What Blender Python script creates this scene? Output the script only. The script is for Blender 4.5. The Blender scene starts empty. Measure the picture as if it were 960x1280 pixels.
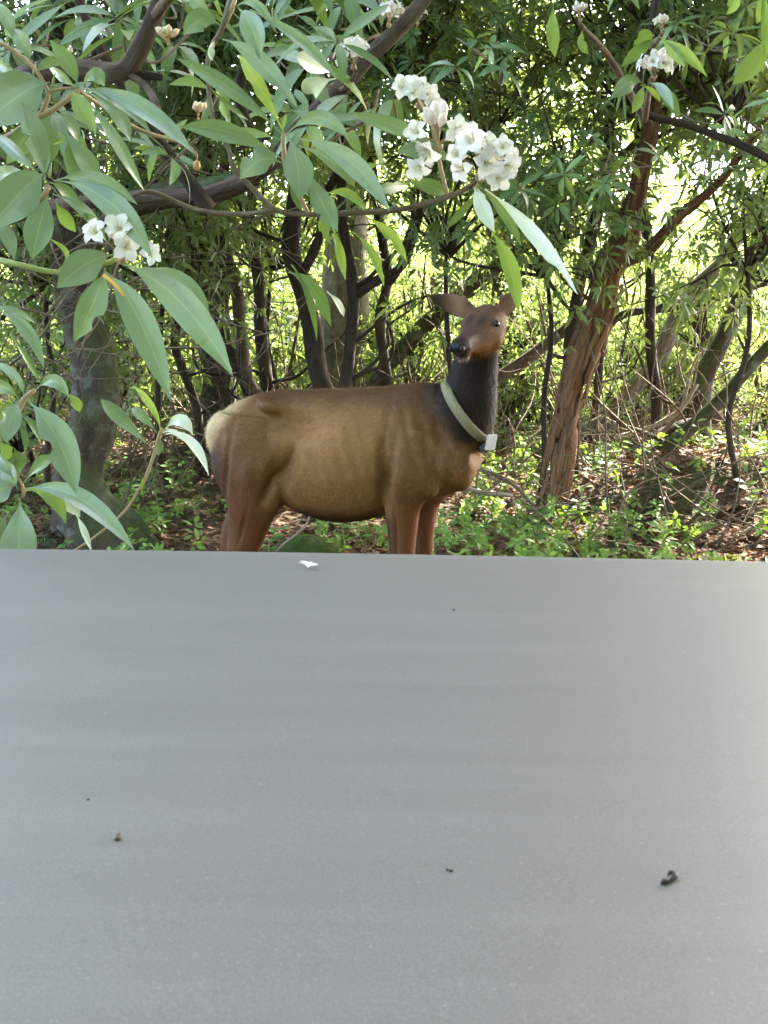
import bpy, bmesh, math, random
import numpy as np
from mathutils import Vector, Matrix, noise as mnoise

random.seed(7)
RNG = np.random.default_rng(11)
R = math.radians
scene = bpy.context.scene
col = scene.collection

# ------------------------------------------------------------------ camera, sky, sun
F_PX, CAM_Z, PITCH = 1500.0, 1.6, R(7.78)
cam_data = bpy.data.cameras.new("camera")
cam_data.sensor_fit = 'VERTICAL'
cam_data.sensor_height = 36.0
cam_data.sensor_width = 27.0
cam_data.lens = 36.0 * F_PX / 1280.0
cam_data.clip_start = 0.05
cam_data.clip_end = 600.0
cam_data.dof.use_dof = True
cam_data.dof.focus_distance = 4.6
cam_data.dof.aperture_fstop = 22.0
cam = bpy.data.objects.new("camera", cam_data)
cam.location = (0, 0, CAM_Z)
cam.rotation_euler = (R(90) - PITCH, 0, 0)
col.objects.link(cam)
scene.camera = cam

SUN_EL, SUN_AZ = R(42), R(38)        # azimuth from +Y (straight ahead) towards +X
world = bpy.data.worlds.new("World")
scene.world = world
world.use_nodes = True
wn = world.node_tree
bg = wn.nodes["Background"]
sky = wn.nodes.new("ShaderNodeTexSky")
sky.sky_type = 'NISHITA'
sky.sun_disc = False
sky.sun_elevation = SUN_EL
sky.sun_rotation = SUN_AZ
sky.air_density = 0.5
sky.dust_density = 2.0
sky.ozone_density = 0.0
tint = wn.nodes.new("ShaderNodeMix")          # warm multiply takes the blue out of the sky, as a white balance
tint.data_type = 'RGBA'
tint.blend_type = 'MULTIPLY'
tint.inputs[0].default_value = 1.0
tint.inputs[7].default_value = (1.0, 0.95, 0.82, 1)
wn.links.new(sky.outputs[0], tint.inputs[6])
wn.links.new(tint.outputs[2], bg.inputs[0])
bg.inputs[1].default_value = 0.15
sun_data = bpy.data.lights.new("sun", 'SUN')
sun_data.energy = 2.6
sun_data.angle = R(0.5)
sun_data.color = (1.0, 0.95, 0.86)
sun = bpy.data.objects.new("sun", sun_data)
sdir = Vector((math.sin(SUN_AZ) * math.cos(SUN_EL), math.cos(SUN_AZ) * math.cos(SUN_EL), math.sin(SUN_EL)))
sun.rotation_euler = sdir.to_track_quat('Z', 'Y').to_euler()
sun.location = sdir * 60
col.objects.link(sun)

vs = scene.view_settings
vs.view_transform = 'Standard'
vs.look = 'None'
vs.gamma = 1.0
vs.use_curve_mapping = False
vs.exposure = 4.4
scene.render.engine = 'CYCLES'
scene.cycles.use_denoising = True
scene.cycles.max_bounces = 6
scene.cycles.diffuse_bounces = 4
scene.cycles.glossy_bounces = 2
scene.cycles.transmission_bounces = 3
scene.cycles.sample_clamp_indirect = 6.0
scene.cycles.caustics_reflective = False
scene.cycles.caustics_refractive = False

# ------------------------------------------------------------------ helpers
def P(px, py, Y):
    """World point seen at photograph pixel (px, py) when it stands Y metres ahead."""
    x = (px - 480.0) / F_PX
    y = -(py - 640.0) / F_PX
    cp, sp = math.cos(PITCH), math.sin(PITCH)
    d = Vector((x, y * sp + cp, y * cp - sp))
    t = Y / d.y
    return Vector((d.x * t, Y, CAM_Z + d.z * t))

def M(w_px, Y):
    return w_px / F_PX * Y

def tag(o, label=None, cat=None, group=None, kind=None):
    if label: o['label'] = label
    if cat: o['category'] = cat
    if group: o['group'] = group
    if kind: o['kind'] = kind
    return o

def empty(name, loc=(0, 0, 0), rz=0.0):
    o = bpy.data.objects.new(name, None)
    o.empty_display_size = 0.05
    o.location = loc
    o.rotation_euler = (0, 0, rz)
    col.objects.link(o)
    return o

def link(name, me, mat=None, parent=None):
    o = bpy.data.objects.new(name, me)
    if mat is not None and len(me.materials) == 0:
        me.materials.append(mat)
    col.objects.link(o)
    if parent is not None:
        o.parent = parent
        # vertices are given in world space unless the caller says otherwise
        o.matrix_parent_inverse = parent_matrix(parent).inverted()
    return o

def parent_matrix(o):
    m = o.matrix_basis.copy()
    p = o.parent
    while p is not None:
        m = p.matrix_basis @ o.matrix_parent_inverse @ m
        o = p
        p = o.parent
    return m

def np_mesh(name, V, F, uv=None, rnd=None, smooth=True):
    """V (n,3); F list of int arrays (m,k) with k = 3 or 4; uv / rnd per vertex."""
    me = bpy.data.meshes.new(name)
    V = np.asarray(V, dtype=np.float32)
    Fs = [np.asarray(f, dtype=np.int32) for f in F if len(f)]
    loops = np.concatenate([f.ravel() for f in Fs])
    tot = np.concatenate([np.full(len(f), f.shape[1], dtype=np.int32) for f in Fs])
    start = np.concatenate(([0], np.cumsum(tot)[:-1])).astype(np.int32)
    me.vertices.add(len(V))
    me.vertices.foreach_set("co", V.ravel())
    me.loops.add(len(loops))
    me.loops.foreach_set("vertex_index", loops)
    me.polygons.add(len(tot))
    me.polygons.foreach_set("loop_start", start)
    me.polygons.foreach_set("loop_total", tot)
    if smooth:
        me.polygons.foreach_set("use_smooth", np.ones(len(tot), dtype=bool))
    if uv is not None:
        l = me.uv_layers.new(name="UVMap")
        l.data.foreach_set("uv", np.asarray(uv, dtype=np.float32)[loops].ravel())
    if rnd is not None:
        a = me.attributes.new("rnd", 'FLOAT', 'POINT')
        a.data.foreach_set("value", np.asarray(rnd, dtype=np.float32))
    me.update(calc_edges=True)
    me.validate()
    return me

def resample(pts, n):
    """Catmull-Rom through pts (k,d) -> (n,d), evenly in arc length of the first three columns."""
    p = np.asarray(pts, dtype=float)
    if len(p) == 2:
        t = np.linspace(0, 1, n)[:, None]
        return p[0] * (1 - t) + p[1] * t
    q = np.vstack([2 * p[0] - p[1], p, 2 * p[-1] - p[-2]])
    out = []
    for i in range(len(p) - 1):
        a, b, c, d = q[i], q[i + 1], q[i + 2], q[i + 3]
        t = np.linspace(0, 1, 12, endpoint=False)[:, None]
        out.append(0.5 * ((2 * b) + (c - a) * t + (2 * a - 5 * b + 4 * c - d) * t ** 2 + (3 * b - a - 3 * c + d) * t ** 3))
    out = np.vstack(out + [p[-1:]])
    s = np.concatenate(([0], np.cumsum(np.linalg.norm(np.diff(out[:, :3], axis=0), axis=1))))
    tt = np.linspace(0, s[-1], n)
    return np.stack([np.interp(tt, s, out[:, k]) for k in range(p.shape[1])], axis=1)

def unit(v):
    v = np.asarray(v, dtype=float)
    return v / np.maximum(np.linalg.norm(v, axis=-1, keepdims=True), 1e-9)

def frames(c):
    """Rotation-minimising frames along a polyline."""
    t = unit(np.gradient(c, axis=0))
    up = np.array([0, 0, 1.0]) if abs(t[0][2]) < 0.8 else np.array([0, 1.0, 0])
    n = np.zeros_like(c)
    n[0] = unit(np.cross(t[0], np.cross(up, t[0])))
    for i in range(1, len(c)):
        v = n[i - 1] - t[i] * np.dot(n[i - 1], t[i])
        n[i] = unit(v)
    return t, n, np.cross(t, n)

def fnoise(x, y, seed=0):
    """cheap smooth periodic-in-x noise, about -1..1"""
    s = seed * 1.7
    return (np.sin(2 * x + 1.3 * y + s) * 0.4 + np.sin(3 * x - 2.1 * y + 2 * s + 1) * 0.3 +
            np.sin(5 * x + 3.7 * y - s + 2) * 0.2 + np.sin(9 * x - 6.1 * y + s) * 0.12)

def tube_data(pts, radii, segs=8, step=None, rough=0.0, seed=0, cap=True, wob=0.0, flare=0.0):
    pr = np.column_stack([np.array([list(p) for p in pts], dtype=float), np.asarray(radii, dtype=float)])
    ln = float(np.sum(np.linalg.norm(np.diff(pr[:, :3], axis=0), axis=1)))
    if step is None:
        step = max(0.02, ln / 24)
    n = max(3, int(ln / step) + 1)
    c = resample(pr, n)
    rad = np.maximum(c[:, 3], 0.0008)
    c = c[:, :3].copy()
    s = np.linspace(0, ln, n)
    if wob:
        c[:, 0] += wob * np.sin(s * 7.3 / max(0.3, ln ** 0.5) + seed) * np.sin(np.pi * s / ln)
        c[:, 2] += 0.5 * wob * np.sin(s * 9.1 / max(0.3, ln ** 0.5) + seed * 2.1) * np.sin(np.pi * s / ln)
    t, nn, bb = frames(c)
    th = np.linspace(0, 2 * np.pi, segs, endpoint=False)
    TH, S = np.meshgrid(th, s)
    rr = rad[:, None] * (1 + rough * fnoise(TH, S * 3.0 / max(0.05, rad.mean() * 6), seed))
    if flare:
        k = np.exp(-S / (0.35 * flare + 0.12))
        rr = rr * (1 + flare * k * (0.7 + 0.5 * np.sin(TH * 4 + seed) + 0.2 * np.sin(TH * 7 + seed * 3)))
    V = c[:, None, :] + rr[..., None] * (np.cos(TH)[..., None] * nn[:, None, :] + np.sin(TH)[..., None] * bb[:, None, :])
    V = V.reshape(-1, 3)
    i = np.arange(n - 1)[:, None] * segs
    j = np.arange(segs)[None, :]
    j2 = (j + 1) % segs
    q = np.stack([i + j, i + j2, i + segs + j2, i + segs + j], axis=-1).reshape(-1, 4)
    uv = np.stack([TH / (2 * np.pi), S], axis=-1).reshape(-1, 2)
    uv[:, 0] *= 2 * np.pi * rad.mean()
    F = [q]
    if cap:
        V = np.vstack([V, c[:1], c[-1:]])
        uv = np.vstack([uv, [[0, 0]], [[0, ln]]])
        a, b = len(V) - 2, len(V) - 1
        F.append(np.stack([np.full(segs, a), j2[0], j[0]], axis=-1))
        F.append(np.stack([np.full(segs, b), (n - 1) * segs + j[0], (n - 1) * segs + j2[0]], axis=-1))
    return V, F, uv

class Acc:
    """collects pieces into one mesh"""
    def __init__(self):
        self.V, self.F, self.U, self.R, self.n = [], [], [], [], 0
    def add(self, V, F, uv=None, rnd=None):
        V = np.asarray(V, dtype=float)
        self.V.append(V)
        self.F += [np.asarray(f) + self.n for f in F]
        self.U.append(np.zeros((len(V), 2)) if uv is None else np.asarray(uv))
        self.R.append(np.full(len(V), 0.5) if rnd is None else (np.full(len(V), rnd) if np.isscalar(rnd) else rnd))
        self.n += len(V)
        return self
    def tube(self, *a, rnd=None, **k):
        V, F, uv = tube_data(*a, **k)
        return self.add(V, F, uv, rnd)
    def mesh(self, name, smooth=True):
        tri = [f for f in self.F if f.shape[1] == 3]
        quad = [f for f in self.F if f.shape[1] == 4]
        F = ([np.vstack(tri)] if tri else []) + ([np.vstack(quad)] if quad else [])
        return np_mesh(name, np.vstack(self.V), F, np.vstack(self.U), np.concatenate(self.R), smooth)
    def build(self, name, mat, parent=None, smooth=True):
        return link(name, self.mesh(name, smooth), mat, parent)

def leaf_arrays(B, A, N, L, W, droop, sect=(0.3, 0.68), fold=0.12, stalk=0.0, rnd=None, twist=None):
    """Many leaves at once. B base (n,3), A axis, N upper-side normal, L length, W full width, droop 0..1.
    Each leaf: base vertex, a left/mid/right row per section, tip."""
    B = np.asarray(B, float); A = unit(A); n = len(B)
    N = unit(N - A * np.sum(N * A, axis=1, keepdims=True))
    S = np.cross(A, N)
    L = np.broadcast_to(L, (n,)).astype(float); W = np.broadcast_to(W, (n,)).astype(float)
    droop = np.broadcast_to(droop, (n,)).astype(float)
    down = np.array([0, 0, -1.0])
    rows, uvs = [], []
    def ctr(t):
        return B + A * (L * (t - 0.25 * droop * t * t))[:, None] + down * (droop * L * 0.55 * t * t)[:, None]
    def prof(t):
        u = np.clip((t - stalk) / (1 - stalk), 0, 1)
        return np.sin(np.pi * u ** 0.85) ** 0.8
    rows.append(ctr(0.0)[:, None, :]); uvs.append(np.array([[0.5, 0.0]]))
    for t in sect:
        c = ctr(t); w = prof(t) * W * 0.5
        up = N * (fold * w)[:, None]
        rows.append(np.stack([c - S * w[:, None] + up, c - up * 0.6, c + S * w[:, None] + up], axis=1))
        uvs.append(np.array([[0.0, t], [0.5, t], [1.0, t]]))
    rows.append(ctr(1.0)[:, None, :]); uvs.append(np.array([[0.5, 1.0]]))
    V = np.concatenate(rows, axis=1)
    k = V.shape[1]
    uv = np.tile(np.concatenate(uvs), (n, 1))
    tri, quad = [], []
    ns = len(sect)
    tri += [(0, 2, 1), (0, 3, 2)]
    for s in range(ns - 1):
        a = 1 + 3 * s; b = a + 3
        quad += [(a, a + 1, b + 1, b), (a + 1, a + 2, b + 2, b + 1)]
    a = 1 + 3 * (ns - 1)
    tri += [(a, a + 1, k - 1), (a + 1, a + 2, k - 1)]
    off = (np.arange(n) * k)[:, None, None]
    F = [(np.array(tri)[None] + off).reshape(-1, 3)]
    if quad:
        F.append((np.array(quad)[None] + off).reshape(-1, 4))
    if rnd is None:
        rnd = RNG.random(n)
    return V.reshape(-1, 3), F, uv, np.repeat(rnd, k)
# ------------------------------------------------------------------ materials
class NT:
    def __init__(self, name):
        self.m = bpy.data.materials.new(name)
        self.m.use_nodes = True
        self.t = self.m.node_tree
        self.b = self.t.nodes["Principled BSDF"]
        self.out = self.t.nodes["Material Output"]
    def n(self, typ, **kw):
        nd = self.t.nodes.new(typ)
        for k, v in kw.items():
            setattr(nd, k, v)
        return nd
    def l(self, a, b):
        self.t.links.new(a, b)
    def val(self, sock, v):
        if isinstance(v, (int, float)):
            sock.default_value = v
        elif isinstance(v, (tuple, list)):
            sock.default_value = tuple(v) if len(v) != 3 else (*v, 1) if sock.type == 'RGBA' else tuple(v)
        else:
            self.l(v, sock)
    def noise(self, scale, detail=4, rough=0.6, vec=None, dist=0.0):
        nd = self.n("ShaderNodeTexNoise")
        nd.inputs["Scale"].default_value = scale
        nd.inputs["Detail"].default_value = detail
        nd.inputs["Roughness"].default_value = rough
        nd.inputs["Distortion"].default_value = dist
        if vec is not None: self.l(vec, nd.inputs["Vector"])
        return nd.outputs["Fac"]
    def coord(self, which="Object", scale=(1, 1, 1)):
        tc = self.n("ShaderNodeTexCoord")
        mp = self.n("ShaderNodeMapping")
        mp.inputs["Scale"].default_value = scale
        self.l(tc.outputs[which], mp.inputs["Vector"])
        return mp.outputs[0]
    def ramp(self, fac, stops):
        r = self.n("ShaderNodeValToRGB")
        e = r.color_ramp.elements
        while len(e) < len(stops): e.new(0.5)
        for el, (p, c) in zip(e, stops):
            el.position = p
            el.color = (*c, 1) if len(c) == 3 else c
        self.l(fac, r.inputs[0])
        return r.outputs[0]
    def mix(self, fac, a, b, mode='MIX'):
        x = self.n("ShaderNodeMix", data_type='RGBA', blend_type=mode)
        self.val(x.inputs[0], fac); self.val(x.inputs[6], a); self.val(x.inputs[7], b)
        return x.outputs[2]
    def math(self, op, a, b=0.0, c=None):
        x = self.n("ShaderNodeMath", operation=op)
        self.val(x.inputs[0], a); self.val(x.inputs[1], b)
        if c is not None: self.val(x.inputs[2], c)
        return x.outputs[0]
    def attr(self, name, out="Fac"):
        a = self.n("ShaderNodeAttribute", attribute_name=name)
        return a.outputs[out]
    def bump(self, h, strength=0.4, dist=0.01):
        b = self.n("ShaderNodeBump")
        b.inputs["Strength"].default_value = strength
        b.inputs["Distance"].default_value = dist
        self.l(h, b.inputs["Height"])
        self.l(b.outputs[0], self.b.inputs["Normal"])
        return b.outputs[0]
    def set(self, **kw):
        names = {"color": "Base Color", "rough": "Roughness", "spec": "Specular IOR Level", "metal": "Metallic",
                 "coat": "Coat Weight", "sheen": "Sheen Weight"}
        for k, v in kw.items():
            self.val(self.b.inputs[names[k]], v)
        return self

def leaf_mat(name, c1, c2, under, trans, tcol, rough=0.38, rib=0.35, spec=0.5, blotch=0.0, sheen=0.0):
    t = NT(name)
    rnd = t.attr("rnd")
    base = t.mix(rnd, c1, c2)
    n = t.noise(38, 3, 0.6, t.coord())
    base = t.mix(t.math('MULTIPLY', n, 0.35), base, tuple(min(1, x * 1.5) for x in c2))
    if blotch:
        nb = t.noise(14, 4, 0.7, t.coord())
        base = t.mix(t.math('MULTIPLY', t.math('GREATER_THAN', nb, 0.655), blotch), base, (0.16, 0.12, 0.05))
    uv = t.n("ShaderNodeTexCoord").outputs["UV"]
    sep = t.n("ShaderNodeSeparateXYZ"); t.l(uv, sep.inputs[0])
    d = t.math('ABSOLUTE', t.math('SUBTRACT', sep.outputs[0], 0.5))
    ribm = t.math('LESS_THAN', d, 0.024)
    # side veins: fine stripes slanting off the midrib
    vein = t.math('SINE', t.math('ADD', t.math('MULTIPLY', sep.outputs[1], 95.0), t.math('MULTIPLY', d, -42.0)))
    veinm = t.math('MULTIPLY', t.math('GREATER_THAN', vein, 0.9), 0.03)
    base = t.mix(veinm, base, tuple(min(1, x * 1.8 + 0.02) for x in c2))
    base = t.mix(t.math('MULTIPLY', ribm, rib), base, (0.36, 0.42, 0.2))
    geo = t.n("ShaderNodeNewGeometry")
    base = t.mix(t.math('MULTIPLY', geo.outputs["Backfacing"], 0.85), base, under)
    t.set(color=base, rough=rough, spec=spec)
    if sheen: t.set(sheen=sheen)
    t.bump(t.math('ADD', t.math('MULTIPLY', vein, 0.12), t.math('MULTIPLY', n, 2.0)), 0.14, 0.002)
    tr = t.n("ShaderNodeBsdfTranslucent")
    t.val(tr.inputs[0], t.mix(rnd, tcol, tuple(x * 0.7 for x in tcol)))
    mx = t.n("ShaderNodeMixShader")
    mx.inputs[0].default_value = trans
    t.l(t.b.outputs[0], mx.inputs[1]); t.l(tr.outputs[0], mx.inputs[2])
    t.l(mx.outputs[0], t.out.inputs[0])
    return t.m

def bark_mat(name, dark, light, lichen=None, lich_amt=0.5, su=14, sv=3.5, bump=0.9, moss=None, moss_amt=0.5):
    t = NT(name)
    vec = t.coord("UV", (su, sv, 1))
    n1 = t.noise(1.0, 6, 0.65, vec, 0.6)
    n2 = t.noise(4.0, 4, 0.6, vec)
    c = t.ramp(n1, [(0.32, dark), (0.52, tuple((a + b) / 2 for a, b in zip(dark, light))), (0.72, light)])
    c = t.mix(t.math('MULTIPLY', n2, 0.5), c, tuple(x * 0.6 for x in dark))
    if lichen:
        n3 = t.noise(7, 5, 0.7, t.coord())
        m = t.ramp(n3, [(0.5, (0, 0, 0)), (0.62, (1, 1, 1))])
        c = t.mix(t.math('MULTIPLY', m, lich_amt), c, lichen)
    if moss:
        n4 = t.noise(4, 5, 0.7, t.coord())
        geo = t.n("ShaderNodeNewGeometry")
        sp = t.n("ShaderNodeSeparateXYZ"); t.l(geo.outputs["Normal"], sp.inputs[0])
        m = t.ramp(t.math('ADD', n4, t.math('MULTIPLY', sp.outputs[2], 0.25)), [(0.5, (0, 0, 0)), (0.65, (1, 1, 1))])
        c = t.mix(t.math('MULTIPLY', m, moss_amt), c, moss)
    t.set(color=c, rough=0.9, spec=0.2)
    t.bump(t.math('ADD', n1, t.math('MULTIPLY', n2, 0.4)), bump, 0.02)
    return t.m

def plain_mat(name, c, rough=0.6, spec=0.3, var=0.25, scale=30, bump=0.2, trans=0.0):
    t = NT(name)
    n = t.noise(scale, 4, 0.6, t.coord())
    t.set(color=t.mix(t.math('MULTIPLY', n, 1.0), tuple(x * (1 - var) for x in c), tuple(min(1, x * (1 + var)) for x in c)), rough=rough, spec=spec)
    t.bump(n, bump, 0.003)
    if trans:
        tr = t.n("ShaderNodeBsdfTranslucent"); t.val(tr.inputs[0], c)
        mx = t.n("ShaderNodeMixShader"); mx.inputs[0].default_value = trans
        t.l(t.b.outputs[0], mx.inputs[1]); t.l(tr.outputs[0], mx.inputs[2]); t.l(mx.outputs[0], t.out.inputs[0])
    return t.m

MAT = {}
MAT['leaf_hero'] = leaf_mat("rhododendron_leaf", (0.095, 0.15, 0.088), (0.19, 0.245, 0.165), (0.27, 0.34, 0.2), 0.17, (0.30, 0.5, 0.06), 0.29, 0.45, 0.85, 0.6)
MAT['leaf_mid'] = leaf_mat("shrub_leaf", (0.045, 0.10, 0.04), (0.10, 0.17, 0.075), (0.2, 0.26, 0.14), 0.22, (0.28, 0.42, 0.05), 0.42, 0.3, 0.5)
MAT['leaf_young_backlit'] = leaf_mat("young_backlit_leaf", (0.09, 0.17, 0.035), (0.15, 0.24, 0.06), (0.16, 0.24, 0.08), 0.38, (0.34, 0.48, 0.06), 0.45, 0.3, 0.4)  # yellow-green of young growth; on the near bushes it paints in backlight
MAT['leaf_pale'] = leaf_mat("pale_leaf", (0.56, 0.60, 0.50), (0.62, 0.65, 0.55), (0.6, 0.62, 0.52), 0.2, (0.4, 0.5, 0.2), 0.3, 0.3, 0.6)  # pale undersides; the long truss leaf has its sky sheen painted in
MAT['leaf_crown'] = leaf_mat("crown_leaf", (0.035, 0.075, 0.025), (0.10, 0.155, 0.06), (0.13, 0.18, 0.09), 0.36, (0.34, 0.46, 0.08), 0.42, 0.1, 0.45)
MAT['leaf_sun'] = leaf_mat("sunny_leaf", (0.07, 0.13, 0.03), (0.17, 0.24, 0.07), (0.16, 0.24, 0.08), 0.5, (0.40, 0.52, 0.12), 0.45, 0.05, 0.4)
MAT['leaf_herb'] = leaf_mat("herb_leaf", (0.06, 0.14, 0.03), (0.15, 0.27, 0.06), (0.14, 0.2, 0.07), 0.35, (0.3, 0.45, 0.05), 0.6, 0.2, 0.3)
MAT['litter'] = leaf_mat("fallen_leaf", (0.04, 0.02, 0.011), (0.19, 0.10, 0.052), (0.2, 0.12, 0.07), 0.1, (0.25, 0.12, 0.04), 0.75, 0.1, 0.25)
MAT['bark_dark'] = bark_mat("dark_bark", (0.03, 0.022, 0.017), (0.10, 0.075, 0.055), None, 0, 18, 4)
MAT['bark_brown'] = bark_mat("brown_bark", (0.06, 0.04, 0.03), (0.19, 0.13, 0.09), (0.22, 0.22, 0.17), 0.3, 18, 4)
MAT['bark_grey'] = bark_mat("grey_bark", (0.10, 0.08, 0.06), (0.34, 0.29, 0.23), (0.32, 0.33, 0.28), 0.4, 16, 2.2, 1.0)
MAT['bark_moss'] = bark_mat("mossy_bark", (0.035, 0.026, 0.018), (0.12, 0.095, 0.065), (0.15, 0.165, 0.125), 0.65, 14, 3, 1.0, (0.06, 0.08, 0.02), 0.6)
MAT['bark_red'] = bark_mat("peeling_bark", (0.07, 0.03, 0.017), (0.38, 0.20, 0.11), None, 0, 26, 2.2, 1.0)
MAT['bark_strip'] = bark_mat("bark_flake", (0.12, 0.055, 0.03), (0.42, 0.245, 0.14), None, 0, 30, 3, 0.7)
MAT['twig'] = bark_mat("twig_bark", (0.09, 0.06, 0.04), (0.30, 0.22, 0.14), (0.3, 0.3, 0.24), 0.3, 40, 10, 0.5)
MAT['twig_pale'] = bark_mat("bleached_twig", (0.22, 0.17, 0.12), (0.52, 0.44, 0.34), None, 0, 40, 10, 0.5)
MAT['stem_green'] = plain_mat("green_stem", (0.26, 0.30, 0.08), 0.5, 0.4)
MAT['stem_yellow'] = plain_mat("yellow_stem", (0.75, 0.45, 0.08), 0.5, 0.4)
MAT['stem_tan'] = plain_mat("tan_stem", (0.34, 0.24, 0.12), 0.6, 0.3)
# ------------------------------------------------------------------ terrain
def ground_z(x, y):
    x = np.asarray(x, float); y = np.asarray(y, float)
    s = np.clip((y - 8.2) / 8.0, 0, 1)
    z = 0.75 * s * s * (3 - 2 * s) + np.clip(y - 16, 0, 60) * 0.03
    # bank on the right, hollow before it
    z = z + 0.46 * np.exp(-(((x - 3.1) / 1.25) ** 2 + ((y - 10.7) / np.where(y < 10.7, 0.55, 1.2)) ** 2))
    z = z + 0.10 * np.exp(-(((x + 2.4) / 1.2) ** 2 + ((y - 9.5) / 1.2) ** 2))
    n = 0.05 * np.sin(x * 1.7 + y * 0.9) + 0.04 * np.sin(x * 3.1 - y * 2.3 + 1) + 0.02 * np.sin(x * 7 + y * 6.1) + 0.012 * np.sin(x * 13 - y * 11)
    w = np.clip((y - 5.5) / 2.5, 0, 1)
    return z + n * w

def ground_mesh():
    ys = np.concatenate([np.linspace(-60, 4, 12), np.linspace(4.4, 16, 110), np.linspace(16.5, 40, 40), np.linspace(45, 260, 14)])
    xs = np.concatenate([np.linspace(-200, -14, 12), np.linspace(-13, 13, 180), np.linspace(14, 200, 12)])
    X, Y = np.meshgrid(xs, ys)
    V = np.stack([X, Y, ground_z(X, Y)], -1).reshape(-1, 3)
    nx, ny = len(xs), len(ys)
    i = np.arange(ny - 1)[:, None] * nx; j = np.arange(nx - 1)[None]
    F = np.stack([i + j, i + j + 1, i + nx + j + 1, i + nx + j], -1).reshape(-1, 4)
    return np_mesh("forest_floor", V, [F], V[:, :2])

t = NT("forest_soil")
pos = t.coord("Object")
n1 = t.noise(3.0, 6, 0.7, pos); n2 = t.noise(26, 5, 0.7, pos); n3 = t.noise(0.8, 3, 0.5, pos)
c = t.ramp(n2, [(0.3, (0.03, 0.02, 0.013)), (0.5, (0.09, 0.06, 0.038)), (0.7, (0.17, 0.12, 0.08))])
c = t.mix(t.ramp(n1, [(0.48, (0, 0, 0)), (0.62, (0.8, 0.8, 0.8))]), c, (0.05, 0.07, 0.02))
t.set(color=c, rough=0.95, spec=0.15)
t.bump(t.math('ADD', n2, n1), 0.8, 0.04)
tag(link("forest_floor", ground_mesh(), t.m), kind='structure')
# the paved strip the car stands on
t = NT("asphalt")
n = t.noise(60, 5, 0.7, t.coord())
t.set(color=t.ramp(n, [(0.3, (0.035, 0.035, 0.035)), (0.7, (0.075, 0.075, 0.072))]), rough=0.9, spec=0.2)
t.bump(n, 0.5, 0.006)
V = [(-60, -14, 0.02), (60, -14, 0.02), (60, 4.2, 0.02), (-60, 4.2, 0.02)]
V += [(x, y, 0.0045 if False else -0.05) for x, y, z in V]
tag(link("road", np_mesh("road", V, [np.array([(0, 1, 2, 3), (4, 7, 6, 5), (0, 4, 5, 1), (1, 5, 6, 2), (2, 6, 7, 3), (3, 7, 4, 0)])], smooth=False), t.m), kind='structure')

# ------------------------------------------------------------------ the grey car hood in front
def build_hood():
    z0 = CAM_Z - 0.385
    a = P(0, 686, 2.26); b = P(960, 700.5, 2.26)
    tilt = (b.z - a.z) / (b.x - a.x)
    zc = (a.z + b.z) / 2 + 0.017
    # profile along y: windscreen end, long crowned panel, soft lip rolling down at the far edge
    prof = [(-0.9, -0.035), (-0.4, -0.012), (0.0, 0.0), (0.5, 0.008), (1.0, 0.012), (1.5, 0.012), (1.8, 0.009), (1.98, 0.003), (2.08, -0.001), (2.16, -0.0045),
            (2.22, -0.009), (2.26, -0.016), (2.285, -0.030), (2.30, -0.055), (2.315, -0.11), (2.33, -0.22), (2.335, -0.45), (2.32, -0.8), (2.30, -1.16)]
    pr = resample(np.array([(0, y, z) for y, z in prof]), 90)
    xs = np.concatenate([[-1.32, -1.315, -1.30, -1.27, -1.22, -1.15], np.linspace(-1.08, 1.08, 41), [1.15, 1.22, 1.27, 1.30, 1.315, 1.32]])
    drop = np.interp(np.abs(xs), [0, 1.08, 1.15, 1.22, 1.27, 1.30, 1.315, 1.32], [0, 0, 0.006, 0.02, 0.045, 0.10, 0.35, 1.12])
    V = []
    for _, y, z in pr:
        for x, d in zip(xs, drop):
            zz = zc + z + tilt * x - 0.004 * (x / 1.1) ** 2
            zz = zz - d * 1.0 + 0.0012 * math.sin(x * 2.1 + y * 1.3)
            V.append((x, y - 0.010 * (x / 1.1) ** 2 * (y > 1.9), max(zz, 0.03)))
    n = len(xs)
    i = np.arange(len(pr) - 1)[:, None] * n; j = np.arange(n - 1)[None]
    F = np.stack([i + j, i + j + 1, i + n + j + 1, i + n + j], -1).reshape(-1, 4)
    t = NT("dusty_grey_paint")
    pos = t.coord("Object")
    streak = t.noise(1.0, 5, 0.6, t.coord("Object", (1.0, 22.0, 1.0)), 0.8)
    grain = t.noise(650, 2, 0.7, pos)
    spk = t.noise(190, 2, 0.5, pos)
    blot = t.noise(2.2, 3, 0.5, pos)
    c = t.mix(t.ramp(streak, [(0.2, (0, 0, 0)), (0.8, (1, 1, 1))]), (0.114, 0.112, 0.110), (0.157, 0.155, 0.152))
    c = t.mix(t.math('MULTIPLY', blot, 0.4), c, (0.128, 0.126, 0.121))
    c = t.mix(t.math('MULTIPLY', t.ramp(grain, [(0.42, (1, 1, 1)), (0.6, (0, 0, 0))]), 0.34), c, (0.03, 0.031, 0.03))
    c = t.mix(t.math('MULTIPLY', t.math('GREATER_THAN', spk, 0.715), 0.55), c, (0.22, 0.22, 0.22))
    c = t.mix(t.math('MULTIPLY', t.math('LESS_THAN', spk, 0.235), 0.5), c, (0.06, 0.06, 0.06))
    t.set(color=c, spec=0.42)
    t.val(t.b.inputs["Roughness"], t.math('ADD', 0.46, t.math('MULTIPLY', streak, 0.14)))
    t.bump(t.math('ADD', grain, t.math('MULTIPLY', streak, 0.8)), 0.05, 0.002)
    h = link("car_hood", np_mesh("car_hood", V, [F]), t.m)
    tag(h, "wide matt grey car hood dusted with fine specks, filling the near half of the view", "car hood")
    return h
HOOD = build_hood()
bpy.context.view_layer.update()
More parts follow.
